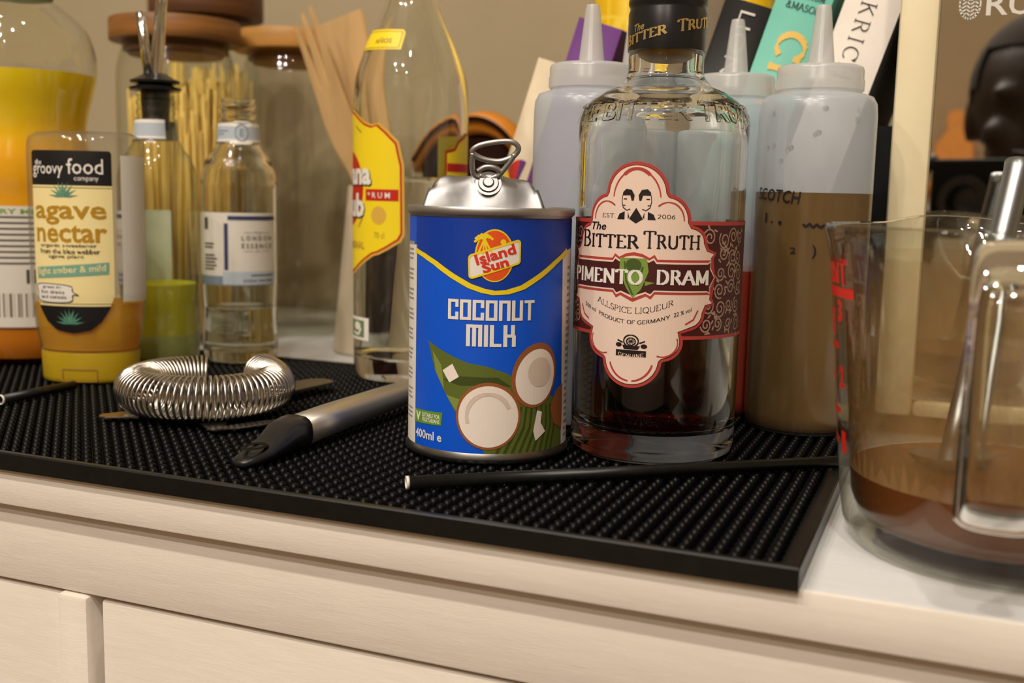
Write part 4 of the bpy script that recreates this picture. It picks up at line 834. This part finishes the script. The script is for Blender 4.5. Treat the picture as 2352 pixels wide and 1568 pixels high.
# yellow honeycomb bag, puffed, stands behind the books
NB = 22; vs, fs = [], []
for sgn in (1, -1):
    for j in range(NB+1):
        for i in range(NB+1):
            a, b = -1+2*i/NB, -1+2*j/NB
            th_ = .024*(max(0, (1-a**4)*(1-b**6)))**.5; wv = .0014*sin(11*a+4*b)*(1-abs(a))
            vs.append((a*(.078-.006*b*b*(b > 0)), sgn*(th_+wv*(th_ > .002)), .171*(b+1)))
o_ = (NB+1)**2
for s in (0, 1):
    for j in range(NB):
        for i in range(NB):
            a = s*o_+j*(NB+1)+i; f = (a, a+1, a+NB+2, a+NB+1); fs.append(f if s else f[::-1])
o = obj('yellow_bag', vs, fs, 'bag_yellow', None, loc=(-.222, .898, 0)); tag(o, 'tall puffed yellow honeycomb-patterned bag standing behind the leaning books', 'bag')
bm = bmesh.new(); bm.from_mesh(o.data); bmesh.ops.remove_doubles(bm, verts=bm.verts, dist=1e-5); bm.to_mesh(o.data); bm.free()
# brown and orange packet behind the rum bottle
t = thing('coffee_packet', 'dark brown packet with orange folded top behind the rum bottle', 'packet', (-.388, .880, 0))
lathe('packet_body', [(0, 0), (.052, 0), (.055, .01), (.054, .140), (.045, .168), (.02, .176), (0, .178)], 'packet_brown', t, 24, sx=1.0, sy=.5)
fo = cr3([(-.057, -.006, .150), (-.03, -.012, .178), (0, -.013, .188), (.022, -.012, .184), (.040, -.008, .168), (.054, 0, .140)], 6)
vs, fs = [], []
for i, p in enumerate(fo):
    for a, b in ((-.016, -.012), (-.020, 0), (.004, .004), (.024, -.008), (.024, -.016), (-.012, -.016)): vs.append((p.x, p.y+a, p.z+b))
for i in range(len(fo)-1):
    for k in range(6): fs.append((i*6+k, i*6+(k+1) % 6, (i+1)*6+(k+1) % 6, (i+1)*6+k))
fs += [[0, 1, 2, 3, 4, 5][::-1], [(len(fo)-1)*6+k for k in range(6)]]
obj('folded_top', vs, fs, 'packet_orange', t)
tube('fold_line', [(p.x*.96, p.y-.0205, p.z-.004) for p in fo], .0022, 'packet_brown', t, 6)

# ------------------------------------------------------------------ microwave with mirrored door
t = thing('microwave', 'cream-framed microwave with a mirrored door reflecting the photographer', 'microwave', (.20, .76, 0))
mb = lambda nm, x0, x1, y0, y1, z0, z1, m_, par=t, bev=.002: box(nm, x0-.20, x1-.20, y0-.76, y1-.76, z0, z1, m_, par, bev)
mb('housing', -.0335, .470, .616, .93, .012, .290, 'micro_black')
for x in (0, .43):
    for y in (.64, .90): mb('foot', x, x+.02, y, y+.02, .0002, .0119, 'black_matt')
dr = mb('door_frame', -.0355, -.0165, .5965, .616, .012, .292, 'micro_cream', bev=.003)
mb('frame_rail', -.0164, .3600, .5975, .616, .262, .292, 'micro_cream', dr, .003); mb('frame_rail', -.0164, .3600, .5975, .616, .012, .020, 'micro_cream', dr, .003); mb('frame_stile', .3601, .378, .5965, .616, .012, .292, 'micro_cream', dr, .003)
mb('control_panel', .379, .470, .5975, .616, .012, .292, 'micro_cream', t, .003)
for z in (.20, .10):
    k = lathe('dial', [(0, 0), (.024, 0), (.024, .010), (.020, .014), (0, .014)], 'chrome', t, 32); k.rotation_euler = (pi/2, 0, 0); k.location = (.4245-.20, .5974-.76, z)
gl = mb('mirror_glass', -.0163, .3599, .6030, .6155, .0201, .2619, 'micro_mirror', t, 0)
fl = lambda u, v, o: (u-.20, .6030-.76-o, v)
decal('badge_lettering', fit(g_text('RUSSELL HOBBS', .012), .0045, .2155, .128, .2265), 'badge', gl, fl, .0004, .01)
em = [g_outline(ell(-.0030, .2215, .0048, .0072, 24), .0007)]
for k in range(7): em.append(g_stroke([(-.0068+.0003*k*k*.1, .2160+k*.0018), (-.0045, .2172+k*.0018), (-.0028, .2158+k*.0018), (-.0008, .2172+k*.0018), (.0008, .2162+k*.0018)], .0005))
decal('badge_emblem', g_join(*em), 'badge', gl, fl, .0004, .01)

# ------------------------------------------------------------------ glass measuring jug
JX, JY = .020, .420
t = thing('measuring_jug', 'glass measuring jug with red markings and an open handle, brown liquid inside', 'jug', (JX, JY, 0), face_cam(JX, JY))
def spout(th, z):
    d = (th-pi*.62+pi) % (2*pi)-pi; k = max(0, 1-abs(d)/.55); k = k*k*(3-2*k); return k*max(0, (z-.080)/.033)
JO = [(0, .0015), (.040, .001), (.0465, 0), (.0505, .002), (.0535, .008), (.0550, .018), (.0575, .045), (.0605, .080), (.0628, .100), (.0648, .109), (.0662, .1135), (.0655, .1155), (.0632, .1145), (.0612, .109), (.0590, .100)]
JI = [(.0565, .080), (.0535, .045), (.0510, .018), (.0480, .010), (.040, .0065), (0, .006)]
def jugmesh(name, prof, m_, segs=80):
    vs, fs = [], []; n_ = len(prof)
    for i in range(segs):
        a = 2*pi*i/segs
        for r, z in prof:
            k = spout(a, z) if r > .05 else 0; vs.append(((r+.014*k)*cos(a), (r+.014*k)*sin(a), z-.004*k*0+.003*k))
    for i in range(segs):
        j = (i+1) % segs
        for k in range(n_-1): fs.append((i*n_+k, j*n_+k, j*n_+k+1, i*n_+k+1))
    return obj(name, vs, fs, m_, t)
jugmesh('glass', JO+JI, 'glass_jug')
lathe('residue_film', [(.0519, .0272), (.0534, .045), (.0564, .080), (.0588, .100), (.0600, .105)], 'residue', t, 64, cap=False)
lathe('contents', [(0, .0064), (.040, .0068), (.0478, .0104), (.0508, .0185), (.0518, .0270), (0, .0270)], 'jug_brown', t, 64)
js = lambda u, v, o: ((.0552+(v-.02)*.094+o)*cos(-pi/2+u/.058), (.0552+(v-.02)*.094+o)*sin(-pi/2+u/.058), v)
rm = []
for k in range(6):
    z = .036+k*.0118; rm.append(g_rect(-.088, z, -.074+(.006 if k % 2 else 0), z+.0020))
    if k % 2 == 0: rm.append(fit(g_text(('1', '2', '3')[k//2], .04), -.068, z-.002, -.063, z+.006))
rm += [g_rect(-.088, .090, -.054, .0935), g_join(fit(g_text('PINT', .04), -.082, .0945, -.058, .1035)), g_rect(-.0885, .036, -.0868, .1035), fit(g_text('ml', .04), -.0845, .076, -.072, .085)]
decal('red_markings', g_join(*rm), 'p_jred', t, js, .0003, .003, .01)
rm = [g_rect(.100, z, .120, z+.0018) for z in (.04, .052, .064, .076, .088)]+[fit(g_text('CUP', .04), .100, .09, .125, .10)]
decal('red_markings', g_join(*rm), 'p_jred', t, js, .0003, .003, .01)
# open handle: strap leaves the rim, runs down free
hp = cr3([(-.0005, -.0610, .1065), (0, -.0700, .1085), (0, -.0800, .1065), (0, -.0880, .0980), (0, -.0905, .086), (0, -.0900, .062), (0, -.0885, .045), (0, -.0875, .036), (0, -.0860, .0305)], 14)
vs, fs = [], []; SD = 20
for i, p in enumerate(hp):
    a = hp[max(i-1, 0)]; b = hp[min(i+1, len(hp)-1)]; tg = (b-a).normalized(); nn = Vector((1, 0, 0)).cross(tg).normalized(); q = i/(len(hp)-1)
    wx = .0118 if q < .9 else .0118*sqrt(max(.02, 1-((q-.9)/.1)**2)); wn = .0052 if q < .9 else .0052*sqrt(max(.02, 1-((q-.9)/.1)**2))
    for k in range(SD):
        c_, s_ = cos(2*pi*k/SD), sin(2*pi*k/SD); vs.append(p+Vector((1, 0, 0))*wx*math.copysign(abs(c_)**.7, c_)+nn*wn*math.copysign(abs(s_)**.7, s_))
for i in range(len(hp)-1):
    for k in range(SD): fs.append((i*SD+k, i*SD+(k+1) % SD, (i+1)*SD+(k+1) % SD, (i+1)*SD+k))
fs += [[k for k in range(SD)][::-1], [(len(hp)-1)*SD+k for k in range(SD)]]
obj('handle', vs, fs, 'glass', t)
# spoon standing in the jug
t = thing('mixing_spoon', 'steel spoon with a rounded handle end standing in the measuring jug', 'spoon', (.0020, .4200, .0282))
top_ = Vector((.0188, .0660, .1130))
mat('steel_cool', (.34, .36, .375, 1), .36, 1)
tube('handle', [top_*q for q in [0, .15, .3, .45, .6, .75, .9, .96, .985, 1]], lambda q: .0036+.0024*q if q < .88 else .0058*sqrt(max(.05, 1-((q-.88)/.13)**2)), 'steel_cool', t, 14)
lathe('bowl', [(0, -.0010), (.010, .0005), (.013, .003), (.0135, .0045), (.0115, .0045), (0, .0015)], 'steel_cool', t, 24, sx=1, sy=.8)

# ------------------------------------------------------------------ cocktail strainer
HX, HY = -.351, .4495
t = thing('cocktail_strainer', 'steel cocktail strainer with coiled spring lying on the bar mat', 'strainer', (HX, HY, ZB))
pl = []
def tongue(a, r0, r1, w0, w1, n=7):
    a = radians(a); ca, sa = cos(a), sin(a); pts = [(r0, -w0)]+[(r1-w1+w1*cos(radians(q)), w1*sin(radians(q))) for q in range(-90, 91, 22)]+[(r0, w0)]
    return [(x*ca-y*sa, x*sa+y*ca) for x, y in pts]
def plate(nm, pts, z0, z1, m_='steel'): return prism(nm, pts, lambda u, v, d: (u, v, z0+d), z1-z0, m_, t, .0003)
plate('plate', ell(0, 0, .0355, .0355, 48), .0045, .0058)
plate('handle', tongue(80, .034, .0925, .011, .0095), .0040, .0054)
for a, r1, w in ((228, .0520, .0062), (-47, .0500, .0050)): plate('prong', tongue(a, .034, r1, w*1.3, w*.8), .0012, .0024)
plate('prong', [(.0290, -.038), (.0400, -.030), (.0560, .004), (.0520, .008), (.036, -.018)], .0012, .0022)
N = 68; pth = []
for i in range(N*18+1):
    q = i/(N*18); a = radians(126+(432-126)*q); ph = 2*pi*N*q; rt = .0108; Rr_ = .0335
    rad = Rr_+rt*cos(ph); z = .0140+rt*.98*sin(ph)+.0028*(q > .86)*(q-.86)/.14
    pth.append((rad*cos(a), rad*sin(a), z))
tube('spring', pth, .00078, 'steel', t, 6)

# ------------------------------------------------------------------ steel-handled peeler
t = thing('steel_peeler', 'steel-handled kitchen tool with black plastic hanging end, lying behind the can', 'peeler', (-.2690, .405, ZB))
ax = Vector((.0040, .0960, .0045)).normalized(); sd = Vector((1, 0, 0)); sd = (sd-ax*sd.dot(ax)).normalized(); upv = sd.cross(ax)
def bar(nm, segs, m_, par):
    """segs: (s along axis, half width, half height, lift)"""
    vs, fs = [], []; K = 16
    for s, hw_, hh, lf in segs:
        for k in range(K):
            c_, s_ = cos(2*pi*k/K), sin(2*pi*k/K); vs.append(ax*s+sd*hw_*math.copysign(abs(c_)**.6, c_)+upv*(lf+hh*math.copysign(abs(s_)**.75, s_)))
    for i in range(len(segs)-1):
        for k in range(K): fs.append((i*K+k, i*K+(k+1) % K, (i+1)*K+(k+1) % K, (i+1)*K+k))
    fs += [[k for k in range(K)][::-1], [(len(segs)-1)*K+k for k in range(K)]]
    return obj(nm, vs, fs, m_, par)
bar('handle', [(0, .0082, .0068, .0072), (.03, .0084, .0066, .0070), (.075, .0082, .0058, .0060), (.118, .0076, .0048, .0048), (.128, .0060, .0036, .0042)], 'steel_brushed', t)
hc = bar('hanging_end', [(-.0385, .0012, .0008, .0028), (-.0375, .0038, .0016, .0030), (-.033, .0062, .0022, .0034), (-.024, .0074, .0030, .0040), (-.016, .0078, .0046, .0054), (-.009, .0084, .0066, .0072), (-.002, .0088, .0074, .0076), (.003, .0088, .0074, .0076)], 'black_plastic', t)
o = lathe('hanging_hole', [(.0030, 0), (.0040, .0006), (.0050, 0)], 'black_matt', hc, 20, cap=False); o.location = ax*-.027+upv*.0078; o.scale = (1, 1.5, 1)
bar('blade_holder', [(.126, .0055, .0024, .0040), (.150, .0120, .0014, .0036), (.180, .0120, .0012, .0036), (.186, .008, .0008, .0036)], 'steel', t)

# ------------------------------------------------------------------ straws
def straw(p0, p1, label):
    p0, p1 = Vector(p0), Vector(p1); t = thing('paper_straw', label, 'straw', p0); d = p1-p0; u = d.normalized(); R = .0026
    a = u.orthogonal().normalized(); b = u.cross(a); vs, fs = [], []; K = 16
    for s, r in ((.0002, R*.86), (0, R), (d.length, R), (d.length-.0002, R*.86)):
        for k in range(K): vs.append(u*s+a*cos(2*pi*k/K)*r+b*sin(2*pi*k/K)*r)
    for i in range(4):
        for k in range(K): fs.append((i*K+k, i*K+(k+1) % K, ((i+1) % 4)*K+(k+1) % K, ((i+1) % 4)*K+k))
    obj('tube', vs, fs, 'rubber_edge', t)
    vs, fs = [], []
    for s, r in ((-.0003, R*.8), (-.0003, R*1.02), (.0008, R*1.03), (.0008, R*.8)):
        for k in range(K): vs.append(u*s+a*cos(2*pi*k/K)*r+b*sin(2*pi*k/K)*r)
    for i in range(4):
        for k in range(K): fs.append((i*K+k, i*K+(k+1) % K, ((i+1) % 4)*K+(k+1) % K, ((i+1) % 4)*K+k))
    obj('white_end', vs, fs, 'p_white', t)
straw((-.1925, .3680, ZB+.0027), (-.0345, .4885, ZB+.0027), 'black straw with white cut end lying across the mat in front of the can')
straw((-.4565, .4165, ZB+.0027), (-.4556, .4670, ZB+.0027), 'black straw with white cut end lying beside the agave bottle cap')

# ------------------------------------------------------------------ photographer and things seen in the mirrored door
def photographer():
    me = bpy.data.meshes.new('sk'); V = []; E = []; RD = []
    def add(p, r, par=None):
        V.append(p); RD.append(r); i = len(V)-1
        if par is not None: E.append((par, i))
        return i
    X, Y = .075, -.20
    pel = add((X, Y-.10, -.40), (.15, .11)); w1 = add((X, Y-.09, -.25), (.135, .10), pel); ch = add((X, Y-.06, -.07), (.155, .105), w1); nk0 = add((X, Y-.04, .06), (.060, .055), ch); nk1 = add((X, Y-.02, .13), (.052, .052), nk0)
    for s, el, wr in ((1, (X+.20, Y+.02, -.10), (.105, -.045, .085)), (-1, (X-.22, Y+.02, -.11), (-.055, -.040, .085))):
        sh = add((X+s*.16, Y-.05, .015), (.062, .06), ch); e_ = add(el, (.043, .043), sh); w_ = add(wr, (.026, .022), e_)
        kn = None
        hp_ = add((X+s*.09, Y-.08, -.46), (.095, .10), pel); kn = add((X+s*.11, Y+.16, -.78), (.062, .062), hp_); an = add((X+s*.11, Y-.25, -.81), (.040, .04), kn); add((X+s*.11, Y-.34, -.815), (.030, .04), an)
    me.from_pydata(V, E, []); o = bpy.data.objects.new('sk', me); COL.objects.link(o)
    sk = o.modifiers.new('s', 'SKIN'); sv = me.skin_vertices[0].data
    for i, r in enumerate(RD): sv[i].radius = r
    sv[0].use_root = True
    sb = o.modifiers.new('b', 'SUBSURF'); sb.levels = 2; sb.render_levels = 2
    dg = bpy.context.evaluated_depsgraph_get(); bmx = bmesh.new(); bmx.from_mesh(o.evaluated_get(dg).to_mesh()); bpy.data.objects.remove(o)
    def sph(c, r, rot=0):
        g = bmesh.ops.create_uvsphere(bmx, u_segments=20, v_segments=14, radius=1); M_ = Matrix.Translation(c) @ Matrix.Rotation(rot, 4, 'Z') @ Matrix.Diagonal((*r, 1)); bmesh.ops.transform(bmx, matrix=M_, verts=g['verts'])
    hz = .222; hy = Y+.005
    sph((X, hy-.012, hz+.025), (.074, .092, .088)); sph((X, hy+.022, hz-.040), (.056, .062, .066)); sph((X, hy+.082, hz-.012), (.014, .020, .020)); sph((X, hy+.072, hz+.005), (.010, .014, .028))
    for s in (-1, 1): sph((X+s*.072, hy-.016, hz-.002), (.008, .016, .028)); sph((X+s*.030, hy+.064, hz+.022), (.026, .014, .008)); sph((X+s*.040, hy+.052, hz-.022), (.022, .018, .018))
    sph((X, hy+.074, hz-.052), (.022, .012, .006)); sph((X, hy+.073, hz-.062), (.020, .012, .006)); sph((X, hy+.060, hz-.090), (.020, .018, .016))
    def chain(pts, rs):
        for (p, q), (ra, rb) in zip(zip(pts, pts[1:]), zip(rs, rs[1:])):
            p, q = Vector(p), Vector(q)
            for k in range(6): f_ = k/5; c = p.lerp(q, f_); r = ra+(rb-ra)*f_; sph(c, (r, r, r))
    # right hand on the shutter side, left hand under the lens
    sph((.095, -.050, .118), (.018, .026, .036)); sph((-.055, -.040, .105), (.020, .026, .030))
    for k, zz in enumerate((.148, .130, .114, .100)): chain([(.100, -.040, zz-.004), (.094, -.018, zz+.004), (.046 if k == 0 else .072, -.012, zz+(.026 if k == 0 else .002))], (.009, .0085, .007))
    chain([(.095, -.060, .110), (.080, -.072, .125), (.066, -.070, .135)], (.010, .009, .008))
    for k, zz in enumerate((.118, .102, .088, .076)): chain([(-.060, -.030, zz), (-.050, -.012, zz-.004), (-.026, -.008, zz-.012)], (.009, .0085, .007))
    chain([(-.050, -.055, .110), (-.048, -.050, .150), (-.030, -.045, .168)], (.010, .009, .008))
    me = bpy.data.meshes.new('person'); bmx.to_mesh(me); bmx.free(); o = bpy.data.objects.new('person', me); COL.objects.link(o)
    rm_ = o.modifiers.new('r', 'REMESH'); rm_.mode = 'VOXEL'; rm_.voxel_size = .0065; sm = o.modifiers.new('c', 'SMOOTH'); sm.factor = .5; sm.iterations = 2
    dg = bpy.context.evaluated_depsgraph_get(); m2 = bpy.data.meshes.new_from_object(o.evaluated_get(dg)); bpy.data.objects.remove(o)
    m2.materials.clear(); m2.materials.append(M['skin']); m2.materials.append(M['shirt'])
    for p in m2.polygons:
        p.use_smooth = True; c = p.center
        if c.z < .045 and not (c.y > Y+.09): p.material_index = 1
    o = bpy.data.objects.new('person', m2); link(o); tag(o, 'person in a dark top holding up a camera, mirrored in the microwave door', 'person')
    bmh = bmesh.new(); g = bmesh.ops.create_uvsphere(bmh, u_segments=28, v_segments=18, radius=1); bmesh.ops.transform(bmh, matrix=Matrix.Translation((X, hy-.016, hz+.031)) @ Matrix.Diagonal((.0768, .0935, .0895, 1)), verts=g['verts'])
    bmesh.ops.delete(bmh, geom=[v for v in bmh.verts if v.co.z < hz+.01+.35*max(0, v.co.y-hy) or (v.co.y > hy+.03 and v.co.z < hz+.075)], context='VERTS'); bobj('hair', bmh, 'hair', o, True)
photographer()
t = thing('photo_camera', 'black compact camera held up in front of the face, mirrored in the microwave door', 'camera', (0, 0, CAM_H-.04), CAM_YAW)
box('camera_body', -.040, .088, -.046, -.012, .002, .084, 'black_matt', t, .004)
ln_ = lathe('lens_barrel', [(.0165, 0), (.026, 0), (.027, .002), (.027, .008), (.0245, .0085), (.0245, .0100), (.0180, .0100), (.0165, .006)], 'black_plastic', t, 48, closed=True); ln_.rotation_euler = (-pi/2, 0, 0); ln_.location = (0, -.0118, .04)
g_ = lathe('front_element', [(0, .0030), (.010, .0022), (.0165, .0005)], 'black_plastic', t, 32, cap=False); g_.rotation_euler = (-pi/2, 0, 0); g_.location = (0, -.0116, .04)
box('viewfinder_window', .058, .080, -.0122, -.0105, .058, .072, 'black_plastic', t, .001)
d_ = lathe('shutter_dial', [(0, 0), (.009, 0), (.009, .005), (0, .005)], 'steel', t, 24); d_.location = (-.022, -.028, .0781)
# far side of the kitchen, only seen mirrored
t = thing('kitchen_counter', 'plain pale counter against the far wall, mirrored in the microwave door', 'counter', (0, -1.75, FZ))
box('counter_body', -1.2, 1.0, -.22, .22, .0, 1.00, 'cabinet_paint', t, .002); box('counter_top', -1.22, 1.02, -.24, .24, 1.001, 1.03, 'board_wood', t, .003)
bp_ = ell(0, .105, .046, .10, 20, 0, 200, 340)
o = prism('chopping_board', [(-.046, .0), (.046, 0), (.050, .05), (.047, .105), (.028, .130), (.020, .145), (.024, .175), (.018, .192), (0, .199), (-.018, .192), (-.024, .175), (-.020, .145), (-.028, .130), (-.047, .105), (-.050, .05)], lambda u, v, d: (u, -.05+d+v*-.18, v), .016, 'board_wood', None, .002)
o.location = (-.028, -1.905, FZ+1.031); tag(o, 'small honey-coloured wooden chopping board with round handle, mirrored in the microwave door', 'chopping board')
